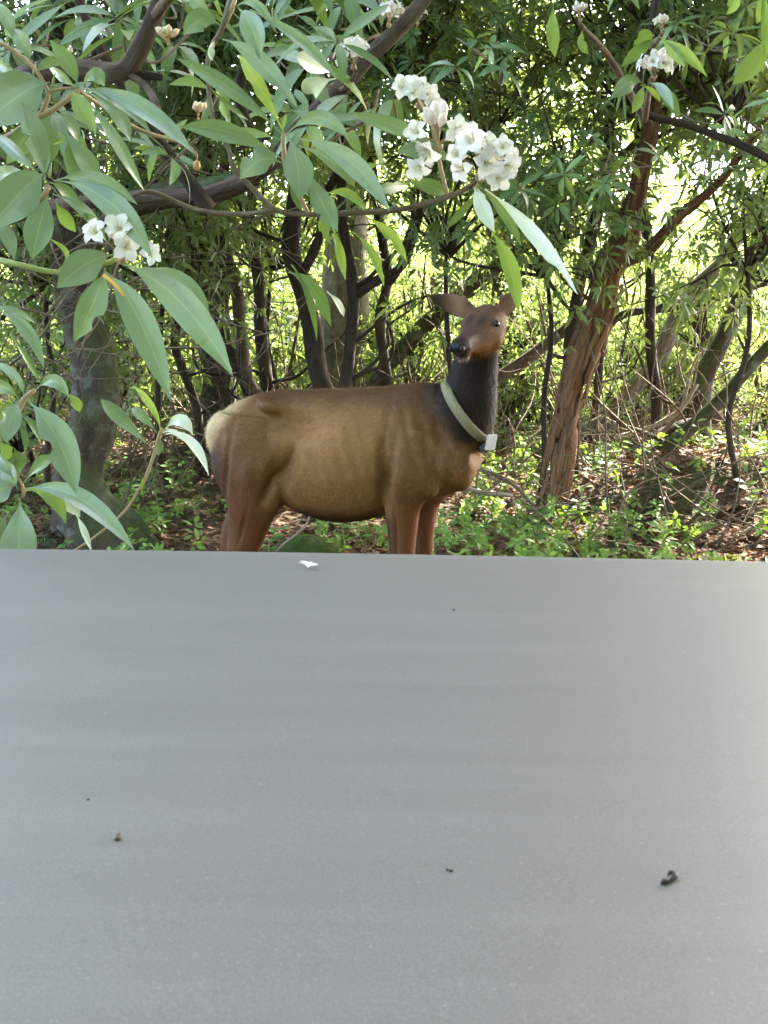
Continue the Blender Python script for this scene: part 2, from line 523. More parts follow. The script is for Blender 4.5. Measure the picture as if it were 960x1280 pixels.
def on_hood(px, py):
    o = Vector((0, 0, CAM_Z)); d = (P(px, py, 2.0) - o).normalized()
    ok, loc, nor, idx = HOOD.ray_cast(o, d)
    return loc, nor
# ------------------------------------------------------------------ the elk
ELK_A = R(24)
elk_f = Vector((math.cos(ELK_A), -math.sin(ELK_A), 0))
elk_l = Vector((math.sin(ELK_A), math.cos(ELK_A), 0))
ELK_O = Vector((0.2025, 6.75, 0.0))

def eW(p):
    return ELK_O + elk_f * p[0] + elk_l * p[1] + Vector((0, 0, p[2]))

def ring_loft(rings, seg=28):
    """rings: (centre, side axis vector, up axis vector up, down axis vector, power) -> closed loft"""
    th = np.linspace(0, 2 * np.pi, seg, endpoint=False)
    V = []
    for c, s, u, d, pw in rings:
        c, s, u, d = (np.array(v, float) for v in (c, s, u, d))
        cs, sn = np.cos(th), np.sin(th)
        cx = np.sign(cs) * np.abs(cs) ** pw
        sx = np.sign(sn) * np.abs(sn) ** pw
        V.append(c + cx[:, None] * s + np.where(sx > 0, sx, 0)[:, None] * u + np.where(sx < 0, -sx, 0)[:, None] * d)
    n = len(V)
    V = np.vstack(V)
    i = np.arange(n - 1)[:, None] * seg; j = np.arange(seg)[None]; j2 = (j + 1) % seg
    q = np.stack([i + j, i + j2, i + seg + j2, i + seg + j], -1).reshape(-1, 4)
    V = np.vstack([V, V[:seg].mean(0)[None], V[-seg:].mean(0)[None]])
    a, b = n * seg, n * seg + 1
    F = [q, np.stack([np.full(seg, a), j2[0], j[0]], -1), np.stack([np.full(seg, b), (n - 1) * seg + j[0], (n - 1) * seg + j2[0]], -1)]
    return V, F

def ellipsoid(c, ax, rot=None, nu=20, nv=12):
    u = np.linspace(0, 2 * np.pi, nu, endpoint=False)
    v = np.linspace(0.0, np.pi, nv + 2)[1:-1]
    U, Vv = np.meshgrid(u, v)
    X = np.stack([np.sin(Vv) * np.cos(U) * ax[0], np.sin(Vv) * np.sin(U) * ax[1], np.cos(Vv) * ax[2]], -1).reshape(-1, 3)
    X = np.vstack([X, [[0, 0, ax[2]]], [[0, 0, -ax[2]]]])
    if rot is not None:
        X = X @ np.array(rot.to_3x3()).T
    X = X + np.array(c, float)
    i = np.arange(nv - 1)[:, None] * nu; j = np.arange(nu)[None]; j2 = (j + 1) % nu
    q = np.stack([i + j, i + nu + j, i + nu + j2, i + j2], -1).reshape(-1, 4)
    t, b = nu * nv, nu * nv + 1
    return X, [q, np.stack([np.full(nu, t), j[0], j2[0]], -1), np.stack([np.full(nu, b), (nv - 1) * nu + j2[0], (nv - 1) * nu + j[0]], -1)]

def limb(pts, seg=20, n=40):
    """pts: (x,y,z, half length fore-aft, half width) -> loft of horizontal-ish ellipses"""
    p = resample(np.array(pts, float), n)
    c = p[:, :3]
    t = unit(np.gradient(c, axis=0))
    rings = []
    for k in range(n):
        side = unit(np.cross(t[k], np.array([1.0, 0, 0])))
        fwd = np.cross(side, t[k])
        rings.append((c[k], side * p[k, 4], fwd * p[k, 3], -fwd * p[k, 3], 1.0))
    return ring_loft(rings, seg)

HEAD_C = np.array((0.42, -0.135, 1.722))
hd = unit(np.array((-0.045, -0.40, -0.165)))
hs = unit(np.cross(hd, np.array((0.03, 0, 1.0))))
hu = np.cross(hs, hd)
def hp(t, s, u):
    return HEAD_C + hd * t + hs * s + hu * u

def build_elk():
    root = empty("elk", ELK_O, -ELK_A)
    tag(root, "brown cow elk with pale rump and cream collar standing behind the grey car hood", "elk")
    root_m = root.matrix_basis.copy()
    a = Acc()
    # torso: x, top, bottom, half width
    tor = [(-1.335, 1.12, 0.98, 0.06), (-1.305, 1.175, 0.90, 0.11), (-1.22, 1.255, 0.82, 0.165), (-1.08, 1.318, 0.76, 0.205),
           (-0.90, 1.355, 0.70, 0.222), (-0.72, 1.362, 0.625, 0.245), (-0.54, 1.366, 0.592, 0.268), (-0.36, 1.375, 0.605, 0.275),
           (-0.18, 1.39, 0.662, 0.255), (-0.03, 1.408, 0.725, 0.225), (0.08, 1.412, 0.755, 0.20), (0.18, 1.385, 0.79, 0.185),
           (0.27, 1.27, 0.845, 0.165), (0.335, 1.12, 0.93, 0.11)]
    tr = resample(np.array([(t[0], 0, 0, t[1], t[2], t[3]) for t in tor]), 60)
    rings = []
    for x, _, _, zt, zb, hw in tr:
        zc = zb + (zt - zb) * 0.46
        rings.append(((x, 0, zc), (0, hw, 0), (0, 0, zt - zc), (0, 0, zb - zc), 0.9))
    a.add(*ring_loft(rings, 40))
    # neck
    nk = [((0.10, 0, 1.14), 0.27, 0.19), ((0.23, -0.01, 1.22), 0.215, 0.165), ((0.30, -0.03, 1.33), 0.165, 0.135), ((0.335, -0.055, 1.44), 0.135, 0.115),
          ((0.365, -0.085, 1.55), 0.118, 0.103), ((0.395, -0.11, 1.65), 0.108, 0.096), ((0.41, -0.12, 1.73), 0.09, 0.085)]
    arr = resample(np.array([(*c, d, w) for c, d, w in nk]), 30)
    tt = unit(np.gradient(arr[:, :3], axis=0))
    rings = []
    for k in range(len(arr)):
        side = unit(np.cross(tt[k], np.array([1.0, 0, 0.0])))
        fwd = np.cross(side, tt[k])
        rings.append((arr[k, :3], side * arr[k, 4], fwd * arr[k, 3], -fwd * arr[k, 3], 1.0))
    a.add(*ring_loft(rings, 32))
    # head
    hr = [(-0.115, 0.05, 0.045, 0.05), (-0.09, 0.088, 0.074, 0.10), (-0.04, 0.110, 0.086, 0.13), (0.02, 0.114, 0.080, 0.14), (0.065, 0.104, 0.068, 0.136),
          (0.12, 0.083, 0.056, 0.12), (0.18, 0.058, 0.048, 0.096), (0.24, 0.050, 0.044, 0.068), (0.29, 0.052, 0.043, 0.058), (0.325, 0.050, 0.038, 0.05), (0.347, 0.034, 0.022, 0.032)]
    arr = resample(np.array([(t, 0, 0, w, u, d) for t, w, u, d in hr]), 40)
    rings = [(hp(r[0], 0, 0), hs * r[3], hu * r[4], -hu * r[5], 0.88) for r in arr]
    a.add(*ring_loft(rings, 32))
    # brow ridges, cheeks, chin
    for s in (-1, 1):
        a.add(*ellipsoid(hp(0.035, s * 0.072, 0.042), (0.032, 0.030, 0.026)))
        a.add(*ellipsoid(hp(0.03, s * 0.065, -0.065), (0.05, 0.06, 0.055)))
        a.add(*ellipsoid(hp(0.30, s * 0.03, -0.01), (0.03, 0.03, 0.03)))
    a.add(*ellipsoid(hp(0.275, 0, -0.064), (0.036, 0.036, 0.026)))
    a.add(*ellipsoid(hp(-0.06, 0, 0.066), (0.06, 0.05, 0.026)))
    # ears: cupped leaf shapes swept outward
    def ear(base, axis, face, length, width):
        axis = unit(np.array(axis)); face = unit(np.array(face) - axis * np.dot(face, axis)); sd = np.cross(axis, face)
        rings = []
        for t in np.linspace(0, 1, 16):
            w = width * 0.74 * math.sin(math.pi * min(1.0, t * 0.90 + 0.10) ** 0.78) + 0.003
            th = 0.013 * (1 - 0.6 * t)
            c = np.array(base) + axis * (length * t) - face * (0.018 * math.sin(math.pi * t))
            rings.append((c, sd * w, face * th, -face * (th + 0.016 * math.sin(math.pi * min(t * 1.1, 1))), 1.0))
        return ring_loft(rings, 20)
    def wl(v):
        v = Vector(v); return np.array((v.dot(elk_f), v.dot(elk_l), v.z))
    a.add(*ear(hp(-0.055, 0.082, 0.050), wl((-0.92, 0.08, 0.33)), wl((-0.15, -1.0, -0.25)), 0.272, 0.084))
    a.add(*ear(hp(-0.055, -0.082, 0.050), wl((0.60, 0.12, 0.62)), wl((0.35, -1.0, -0.05)), 0.175, 0.074))
    # legs
    for s, dx in ((-1, -0.015), (1, -0.02)):
        y = 0.145 * s
        a.add(*limb([(0.04, y * 1.12, 1.16, 0.15, 0.07), (0.03, y * 1.15, 1.0, 0.155, 0.085), (0.0, y * 1.15, 0.86, 0.14, 0.085), (-0.025 + dx, y * 1.08, 0.74, 0.112, 0.078),
                     (-0.03 + dx, y, 0.62, 0.090, 0.068), (-0.03 + dx, y, 0.50, 0.075, 0.060), (-0.03 + dx, y, 0.41, 0.068, 0.056), (-0.035 + dx, y, 0.34, 0.048, 0.042),
                     (-0.04 + dx, y, 0.20, 0.036, 0.031), (-0.035 + dx, y, 0.12, 0.043, 0.036), (0.0 + dx, y, 0.05, 0.042, 0.04), (0.025 + dx, y, 0.0, 0.058, 0.045)]))
    for s, dx in ((-1, 0.0), (1, -0.24)):
        y = 0.165 * s
        a.add(*limb([(-1.02, y * 0.85, 1.20, 0.20, 0.09), (-1.03, y * 1.0, 1.05, 0.235, 0.105), (-1.0 + dx * .3, y * 1.1, 0.90, 0.24, 0.11), (-0.985 + dx * .5, y * 1.12, 0.78, 0.205, 0.10),
                     (-1.0 + dx * .7, y * 1.08, 0.66, 0.158, 0.088), (-1.03 + dx * .9, y, 0.55, 0.132, 0.07), (-1.06 + dx, y, 0.46, 0.112, 0.056), (-1.10 + dx, y, 0.38, 0.085, 0.046),
                     (-1.125 + dx, y, 0.30, 0.052, 0.038), (-1.11 + dx, y, 0.18, 0.040, 0.031), (-1.09 + dx, y, 0.11, 0.044, 0.037), (-1.05 + dx, y, 0.05, 0.042, 0.04), (-1.03 + dx, y, 0.0, 0.058, 0.045)]))
    # muscles and bones under the coat
    for s in (-1, 1):
        a.add(*ellipsoid((0.06, s * 0.165, 1.02), (0.10, 0.062, 0.26), Matrix.Rotation(R(-18), 4, 'Y')))
        a.add(*ellipsoid((0.20, s * 0.115, 0.98), (0.10, 0.075, 0.15), Matrix.Rotation(R(18), 4, 'Y')))
        a.add(*ellipsoid((-0.86, s * 0.140, 1.255), (0.12, 0.075, 0.045), Matrix.Rotation(R(30), 4, 'Y')))
        a.add(*ellipsoid((-1.22, s * 0.11, 1.08), (0.11, 0.085, 0.15)))
        a.add(*ellipsoid((-0.38, s * 0.165, 0.98), (0.30, 0.115, 0.27)))
    a.add(*ellipsoid((0.245, 0, 0.93), (0.085, 0.10, 0.12)))
    a.add(*ellipsoid((-1.325, 0, 1.08), (0.035, 0.04, 0.085)))
    me = a.mesh("elk_body_raw")
    tmp = bpy.data.objects.new("tmp", me)
    col.objects.link(tmp)
    rm = tmp.modifiers.new("r", 'REMESH'); rm.mode = 'VOXEL'; rm.voxel_size = 0.0095
    sm = tmp.modifiers.new("s", 'SMOOTH'); sm.factor = 0.5; sm.iterations = 14
    dg = bpy.context.evaluated_depsgraph_get()
    body_me = bpy.data.meshes.new_from_object(tmp.evaluated_get(dg))
    bpy.data.objects.remove(tmp, do_unlink=True)
    body_me.name = "elk_body"
    body_me.polygons.foreach_set("use_smooth", np.ones(len(body_me.polygons), bool))
    nv = len(body_me.vertices)
    co = np.zeros(nv * 3, np.float32); body_me.vertices.foreach_get("co", co); co = co.reshape(-1, 3).astype(float)
    no = np.zeros(nv * 3, np.float32); body_me.vertices.foreach_get("normal", no); no = no.reshape(-1, 3).astype(float)
    x, y, z = co.T
    # relief: ribs, skin folds at shoulder, hollow of the flank, tendon grooves
    def g(px, pz, sx, sz, rot=0.0):
        c, s_ = math.cos(rot), math.sin(rot)
        dx, dz = x - px, z - pz
        return np.exp(-(((dx * c + dz * s_) / sx) ** 2 + ((-dx * s_ + dz * c) / sz) ** 2))
    sidew = np.clip(np.abs(no[:, 1]), 0, 1)
    d = -0.021 * g(-0.66, 1.18, 0.16, 0.075, -0.15) - 0.018 * g(-0.72, 0.93, 0.06, 0.16, -0.35)
    d += -0.016 * g(-0.10, 0.88, 0.035, 0.17, -0.25) - 0.007 * g(0.155, 0.98, 0.03, 0.16, 0.4) - 0.014 * g(0.17, 1.18, 0.04, 0.16, 0.5)
    d += 0.008 * g(-0.80, 1.26, 0.05, 0.04)
    d += -0.010 * g(-0.83, 0.84, 0.03, 0.15, -0.3)
    d += 0.010 * g(-0.02, 0.93, 0.07, 0.12) - 0.010 * g(-0.125, 0.97, 0.028, 0.24, -0.1) - 0.006 * g(-1.09, 0.95, 0.018, 0.2, -0.15) + 0.007 * g(-0.86, 1.275, 0.06, 0.035)
    d += -0.012 * g(-0.80, 0.86, 0.022, 0.13, -0.55) + 0.006 * g(-1.235, 1.12, 0.05, 0.05) + 0.007 * g(-0.95, 0.86, 0.05, 0.10) - 0.005 * g(0.03, 1.12, 0.025, 0.18, 0.35)
    d += 0.010 * g(0.21, 0.99, 0.05, 0.09) - 0.005 * g(0.105, 1.16, 0.03, 0.2, 0.45) + 0.006 * g(-1.0, 1.06, 0.10, 0.10)
    d += -0.005 * g(-0.055, 0.56, 0.010, 0.15) - 0.004 * g(-1.02, 0.56, 0.012, 0.10, -0.4) + 0.008 * g(-0.42, 1.08, 0.16, 0.12)
    ribs = np.sin((x + 0.28 * (z - 1.0)) * 2 * np.pi / 0.085) * g(-0.38, 1.0, 0.22, 0.2)
    d += 0.0012 * ribs
    nz = np.array([mnoise.noise(Vector((p[0] * 7, p[1] * 7, p[2] * 5))) for p in co[:: 1]])
    d = 2.9 * d * sidew + 0.006 * nz * np.clip((z - 0.2) * 3, 0, 1)
    d *= np.where(z > 1.62, 0.25, 1.0)
    co2 = co + no * d[:, None]
    body_me.vertices.foreach_set("co", co2.astype(np.float32).ravel())
    # coat colours by place on the animal
    def sm_(e0, e1, v):
        t = np.clip((v - e0) / (e1 - e0), 0, 1); return t * t * (3 - 2 * t)
    C = np.tile(np.array([0.225, 0.102, 0.032]), (nv, 1))            # tan brown flank
    def mixc(c, w):
        nonlocal C
        w = np.clip(w, 0, 1)[:, None]
        C = C * (1 - w) + np.array(c) * w
    wob = 0.05 * nz
    mixc((0.395, 0.205, 0.072), 0.8 * np.exp(-(((x + 0.42) / 0.36) ** 2 + ((z - 1.06) / 0.2) ** 2)))      # paler barrel
    mixc((0.085, 0.04, 0.018), 0.75 * sm_(1.24, 1.36, z + wob) * sm_(-1.2, -1.0, x) * (x < 0.3))               # darker back line
    mixc((0.030, 0.014, 0.008), 0.95 * sm_(0.70, 0.61, z + wob * 0.6) * sm_(-0.95, -0.75, x) * sm_(0.0, -0.12, x))         # dark belly
    mixc((0.15, 0.048, 0.014), 0.85 * sm_(0.92, 0.74, z + wob) * sm_(-0.15, 0.0, x))                           # fore legs
    mixc((0.14, 0.044, 0.012), 0.9 * sm_(1.05, 0.78, z + wob) * sm_(-0.78, -0.95, x))                          # hind legs
    mixc((0.045, 0.02, 0.007), 0.95 * sm_(-1.05, -1.20, x + wob) * sm_(1.08, 0.96, z) * sm_(0.45, 0.7, z))       # dark back of thigh
    mixc((0.19, 0.10, 0.04), 0.7 * np.exp(-(((x - 0.2) / 0.14) ** 2 + ((z - 0.92) / 0.14) ** 2)))             # warm brisket
    mixc((0.78, 0.58, 0.30), sm_(-1.02, -1.15, x + 0.55 * (1.33 - z) + wob) * sm_(0.93, 1.03, z + wob))                    # pale rump patch
    mixc((0.135, 0.060, 0.022), 0.55 * np.exp(-(((x + 1.02) / 0.20) ** 2 + ((z - 0.98) / 0.22) ** 2)))       # haunch
    mixc((0.150, 0.070, 0.026), 0.55 * np.exp(-(((x - 0.06) / 0.14) ** 2 + ((z - 1.02) / 0.30) ** 2)))       # shoulder
    # dark mane on the neck
    dn = (x - 0.15) * 0.75 + (z - 1.28) * 0.42
    neckw = sm_(-0.12, 0.06, dn + wob) * sm_(1.02, 1.13, z + wob * 0.5) * (x > 0)
    mixc((0.015, 0.008, 0.005), 0.97 * neckw)
    # head
    q = co - HEAD_C
    ht, hsx, hux = q @ hd, q @ hs, q @ hu
    headw = sm_(1.60, 1.66, z + 0.3 * ht) * 1.0
    headw = np.where((np.abs(hsx) < 0.3) & (z > 1.5), sm_(-0.17, -0.10, hux - 0.1 * ht), 0) * (z > 1.5)
    mixc((0.15, 0.074, 0.040), headw)
    cheek = headw * sm_(0.0, -0.07, hux) * sm_(0.24, 0.15, ht)
    mixc((0.22, 0.105, 0.035), 0.9 * cheek)
    mixc((0.040, 0.026, 0.020), 0.9 * headw * np.exp(-(((ht - 0.09) / 0.06) ** 2 + ((np.abs(hsx) - 0.035) / 0.03) ** 2)) * sm_(-0.02, 0.03, hux))
    mixc((0.09, 0.054, 0.040), 0.85 * headw * sm_(0.10, 0.19, ht) * sm_(-0.05, 0.0, hux))
    mixc((0.24, 0.14, 0.07), 0.6 * headw * np.exp(-(((ht - 0.03) / 0.035) ** 2 + ((np.abs(hsx) - 0.105) / 0.03) ** 2 + ((hux - 0.03) / 0.035) ** 2)))
    mixc((0.035, 0.022, 0.018), 0.9 * headw * sm_(0.25, 0.30, ht))
    mixc((0.60, 0.48, 0.34), 0.95 * np.exp(-(((ht - 0.29) / 0.04) ** 2 + (hsx / 0.035) ** 2 + ((hux + 0.082) / 0.026) ** 2) ** 2) * (z > 1.5))
    mixc((0.022, 0.014, 0.011), 0.95 * np.exp(-((((ht - 0.047) / 0.036) ** 2 + ((np.abs(hsx) - 0.104) / 0.04) ** 2 + ((hux - 0.025) / 0.027) ** 2)) ** 2) * (z > 1.5))
    # ears: dark backs and rims, paler inside
    earw = sm_(0.09, 0.15, np.abs(hsx)) * (z > 1.66) * (hux > -0.02)
    mixc((0.075, 0.042, 0.028), earw)
    nin = no @ hd
    mixc((0.36, 0.21, 0.12), 0.85 * earw * sm_(0.1, 0.6, nin) * sm_(0.26, 0.15, np.abs(hsx)))
    mixc((0.02, 0.015, 0.012), sm_(0.06, 0.02, z))
    at = body_me.attributes.new("coat", 'FLOAT_COLOR', 'POINT')
    at.data.foreach_set("color", np.column_stack([C, np.ones(nv)]).astype(np.float32).ravel())
    t = NT("elk_coat")
    c = t.attr("coat", "Color")
    n1 = t.noise(150, 4, 0.75, t.coord("Object", (1.0, 1.6, 0.35)))
    n2 = t.noise(9, 4, 0.6, t.coord())
    c = t.mix(t.math('MULTIPLY', n1, 0.75), c, t.mix(1.0, c, (0.45, 0.42, 0.38), 'MULTIPLY'))
    c = t.mix(t.math('MULTIPLY', n2, 0.35), c, t.mix(1.0, c, (1.5, 1.4, 1.3), 'MULTIPLY'))
    t.set(color=c, rough=0.6, spec=0.2)
    t.bump(t.math('ADD', n1, t.math('MULTIPLY', n2, 1.0)), 0.35, 0.006)
    body_me.materials.clear()
    body = link("body", body_me, t.m, root)
    body.matrix_parent_inverse = Matrix.Identity(4)
    # short fur: blades lying along the skin, coloured like the coat under them
    rgf = np.random.default_rng(2)
    npol = len(body_me.polygons)
    ctr = np.zeros(npol * 3, np.float32); body_me.polygons.foreach_get("center", ctr); ctr = ctr.reshape(-1, 3).astype(float)
    pn = np.zeros(npol * 3, np.float32); body_me.polygons.foreach_get("normal", pn); pn = pn.reshape(-1, 3).astype(float)
    ar = np.zeros(npol, np.float32); body_me.polygons.foreach_get("area", ar)
    v0 = np.zeros(npol, np.int32); ls = np.zeros(npol, np.int32); body_me.polygons.foreach_get("loop_start", ls)
    lv = np.zeros(len(body_me.loops), np.int32); body_me.loops.foreach_get("vertex_index", lv); v0 = lv[ls]
    prob = ar * np.where(ctr[:, 2] > 0.3, 1.0, 0.2); prob /= prob.sum()
    nh = 120000
    k = rgf.choice(npol, nh, p=prob)
    B = ctr[k] + rgf.normal(0, 0.004, (nh, 3)); Nn = pn[k]
    qh = B - HEAD_C
    onhead = (qh @ hu > -0.12 + 0.1 * (qh @ hd)) & (B[:, 2] > 1.56)
    grow = np.where(onhead[:, None], -hd[None] + 0.3 * (np.sign(qh @ hs) * (np.abs(qh @ hs) > 0.1))[:, None] * hs[None], np.where((B[:, 2] < 0.8)[:, None], np.array([[-0.35, 0, -1.0]]), np.array([[-1.0, 0, -0.45]])))
    grow = np.where(((B[:, 0] > 0.12) & ~onhead & (B[:, 2] > 0.95))[:, None], np.array([[-0.35, 0, -1.0]]), grow)
    A = unit(grow); A = unit(A - Nn * np.sum(A * Nn, 1, keepdims=True) + rgf.normal(0, 0.17, (nh, 3)))
    A = unit(A + Nn * rgf.uniform(0.10, 0.38, nh)[:, None])
    ln = np.where(onhead, 0.009, np.where(B[:, 2] < 0.75, 0.010, 0.017)) * rgf.uniform(0.6, 1.3, nh)
    ln = np.where((B[:, 0] > 0.12) & ~onhead & (B[:, 2] > 1.0), ln * 1.35, ln)
    S = unit(np.cross(A, Nn)) * (0.0015 * rgf.uniform(0.7, 1.3, nh))[:, None]
    V = np.stack([B - S, B + S, B + A * ln[:, None]], 1).reshape(-1, 3)
    fur_me = np_mesh("fur", V, [np.arange(nh * 3).reshape(-1, 3)])
    clump = np.array([mnoise.noise(Vector((b[0] * 34, b[1] * 34, b[2] * 16))) for b in B])
    tone = (rgf.uniform(0.74, 1.26, nh) * (1 + 0.28 * clump))[:, None]
    fc = np.clip(C[v0[k]] * tone, 0, 1)
    fc = np.repeat(fc, 3, 0); fc[2::3] *= 1.12
    at = fur_me.attributes.new("coat", 'FLOAT_COLOR', 'POINT')
    at.data.foreach_set("color", np.column_stack([fc, np.ones(len(fc))]).astype(np.float32).ravel())
    tf = NT("elk_fur"); tf.set(color=tf.attr("coat", "Color"), rough=0.58, spec=0.22)
    fur = link("fur", fur_me, tf.m, body); fur.matrix_parent_inverse = Matrix.Identity(4); fur['kind'] = 'stuff'
    # eyes
    eye_m = NT("elk_eye").set(color=(0.012, 0.008, 0.006), rough=0.13, spec=0.5).m
    for s in (-1, 1):
        e = Acc().add(*ellipsoid(hp(0.047, s * 0.091, 0.025), (0.0235, 0.0235, 0.020)))
        o = e.build("eye", eye_m, root); o.matrix_parent_inverse = Matrix.Identity(4)
    nose_m = plain_mat("elk_nose", (0.012, 0.011, 0.012), 0.55, 0.35, 0.4, 90, 0.6)
    e = Acc()
    e.add(*ring_loft([(hp(0.318, 0, 0.01), hs * 0.032, hu * 0.028, -hu * 0.016, 0.9), (hp(0.338, 0, 0.010), hs * 0.031, hu * 0.022, -hu * 0.018, 0.85), (hp(0.348, 0, 0.008), hs * 0.025, hu * 0.016, -hu * 0.018, 0.85), (hp(0.352, 0, 0.006), hs * 0.013, hu * 0.008, -hu * 0.010, 1)], 20))
    for s in (-1, 1):
        e.add(*ellipsoid(hp(0.338, s * 0.032, 0.004), (0.013, 0.02, 0.018)))
    o = e.build("nose", nose_m, root); o.matrix_parent_inverse = Matrix.Identity(4)
    # collar
    cm = plain_mat("collar_web", (0.23, 0.195, 0.10), 0.55, 0.3, 0.2, 60, 0.3)
    dm = plain_mat("collar_box", (0.035, 0.028, 0.026), 0.5, 0.4)
    pm = plain_mat("collar_tag", (0.60, 0.54, 0.54), 0.5, 0.4, 0.08)
    cc = np.array((0.292, -0.03, 1.268)); ma = np.array((0.118, -0.0, -0.165)); mb = np.array((0, 0.156, 0.0))
    nrm = unit(np.cross(ma, mb))
    if nrm[2] < 0: nrm = -nrm
    n = 64; th = np.linspace(0, 2 * np.pi, n, endpoint=False)
    ctr = cc + np.cos(th)[:, None] * ma + np.sin(th)[:, None] * mb
    out = unit(np.cos(th)[:, None] * ma + np.sin(th)[:, None] * mb)
    hw, tk = 0.028, 0.0025
    V = np.stack([ctr + nrm * hw + out * tk, ctr - nrm * hw + out * tk, ctr - nrm * hw - out * tk, ctr + nrm * hw - out * tk], 1).reshape(-1, 3)
    F = []
    for k in range(n):
        k2 = (k + 1) % n
        for e_ in range(4):
            F.append((k * 4 + e_, k * 4 + (e_ + 1) % 4, k2 * 4 + (e_ + 1) % 4, k2 * 4 + e_))
    collar = Acc().add(V, [np.array(F)]).build("collar", cm, root); collar.matrix_parent_inverse = Matrix.Identity(4)
    def boxm(c, ax, ay, az):
        bm = bmesh.new(); bmesh.ops.create_cube(bm, size=2)
        mtx = Matrix((list(ax) + [0], list(ay) + [0], list(az) + [0], [0, 0, 0, 1])).transposed(); mtx.translation = Vector(c)
        bmesh.ops.transform(bm, matrix=mtx, verts=bm.verts)
        bmesh.ops.bevel(bm, geom=bm.edges[:], offset=0.006, segments=2, affect='EDGES')
        me = bpy.data.meshes.new("box"); bm.to_mesh(me); bm.free(); return me
    mdir = unit(ma)
    for nm, me_, mt in (("battery_box", boxm(cc + ma * 1.10 - nrm * 0.012 + np.array((-0.02, -0.02, -0.018)), unit(np.array((.55, -.83, 0))) * 0.042, mdir * 0.024, nrm * 0.026), dm),
                        ("tag", boxm(cc + ma * 1.05 + np.array((0.035, -0.055, 0.0)), unit(np.array((.75, -.55, -.3))) * 0.006, unit(np.array((.55, .83, 0))) * 0.036, np.array((0.008, 0, 0.043))), pm)):
        o = link(nm, me_, mt, collar); o.matrix_parent_inverse = Matrix.Identity(4)
    return root
build_elk()
# ------------------------------------------------------------------ crowns of leaves
def whorl_cloud(cent, axes, n_leaf, L, W, droop, rng, sect=(0.3, 0.68), spread=0.35):
    """rosettes of leaves round shoot tips"""
    n = len(cent)
    A = unit(axes)
    ref = np.where(np.abs(A[:, 2:3]) < 0.9, np.array([[0, 0, 1.0]]), np.array([[1.0, 0, 0]]))
    S = unit(np.cross(A, ref)); T = np.cross(A, S)
    ph = rng.random((n, 1)) * 6.28 + np.arange(n_leaf)[None] * (2 * np.pi / n_leaf) + rng.normal(0, 0.22, (n, n_leaf))
    rad = S[:, None] * np.cos(ph)[..., None] + T[:, None] * np.sin(ph)[..., None]
    up = rng.normal(spread, 0.4, (n, n_leaf))[..., None]
    ax = unit(rad + A[:, None] * up)
    nr = unit(A[:, None] - ax * np.sum(A[:, None] * ax, -1, keepdims=True) + rng.normal(0, 0.25, ax.shape))
    base = np.repeat(cent[:, None], n_leaf, 1) + ax * 0.01
    l = L * rng.uniform(0.6, 1.25, (n, n_leaf)) * rng.uniform(0.6, 1.3, (n, 1)); w = W * rng.uniform(0.75, 1.2, (n, n_leaf))
    dr = np.clip(rng.normal(droop, 0.2, (n, n_leaf)), -0.2, 1.3)
    r = np.clip(np.repeat(rng.random((n, 1)), n_leaf, 1) * 0.7 + rng.random((n, n_leaf)) * 0.4, 0, 1)
    return leaf_arrays(base.reshape(-1, 3), ax.reshape(-1, 3), nr.reshape(-1, 3), l.ravel(), w.ravel(), dr.ravel(), sect, 0.12, 0.08, r.ravel())

def crown_mesh(name, seed, nw, rx, ry, rz, L, W, droop, leaves=8, clumps=14, twigs=True):
    rng = np.random.default_rng(seed)
    # clumps at the ends of boughs, so the outline is uneven and light passes between them
    cc = rng.normal(0, 1, (clumps, 3)); cc = unit(cc) * (rng.random((clumps, 1)) ** 0.5) * np.array([rx, ry, rz])
    k = rng.integers(0, clumps, nw)
    off = rng.normal(0, 1, (nw, 3)) * np.array([rx, ry, rz]) * 0.27
    c = cc[k] + off
    axes = unit(off) * 0.6 + unit(c) * 0.5 + np.array([0, 0, 0.5]) + rng.normal(0, 0.5, (nw, 3))
    a = Acc()
    a.add(*whorl_cloud(c, axes, leaves, L, W, droop, rng))
    me = a.mesh(name)
    tw = None
    if twigs:
        b = Acc()
        for q in cc:
            p0 = np.array([0, 0, -rz * 0.8]); mid = (p0 + q) / 2 + rng.normal(0, 0.15, 3)
            b.tube([p0, mid, q], [0.022, 0.015, 0.007], segs=5, step=0.15, rough=0.1)
            for z in range(4):
                e = q + rng.normal(0, 1, 3) * np.array([rx, ry, rz]) * 0.3
                b.tube([mid * 0.4 + q * 0.6, (q + e) / 2 + rng.normal(0, 0.06, 3), e], [0.009, 0.007, 0.004], segs=4, step=0.15)
        tw = b.mesh(name + "_twigs")
    return me, tw

CROWN = [crown_mesh("rhododendron_crown", 100 + i, 430, 1.5, 1.4, 1.1, 0.155, 0.038, 0.6) for i in range(4)]
BROAD = [crown_mesh("broad_crown", 200 + i, 1500, 3.2, 3.0, 1.3, 0.20, 0.085, 0.35, 7, 26) for i in range(2)]
SUNNY = [crown_mesh("sunny_bush", 300 + i, 420, 1.4, 1.3, 1.15, 0.12, 0.042, 0.4, 7, 16) for i in range(3)]
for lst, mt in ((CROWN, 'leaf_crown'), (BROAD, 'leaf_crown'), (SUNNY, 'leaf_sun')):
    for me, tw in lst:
        me.materials.append(MAT[mt]); tw.materials.append(MAT['bark_dark'])

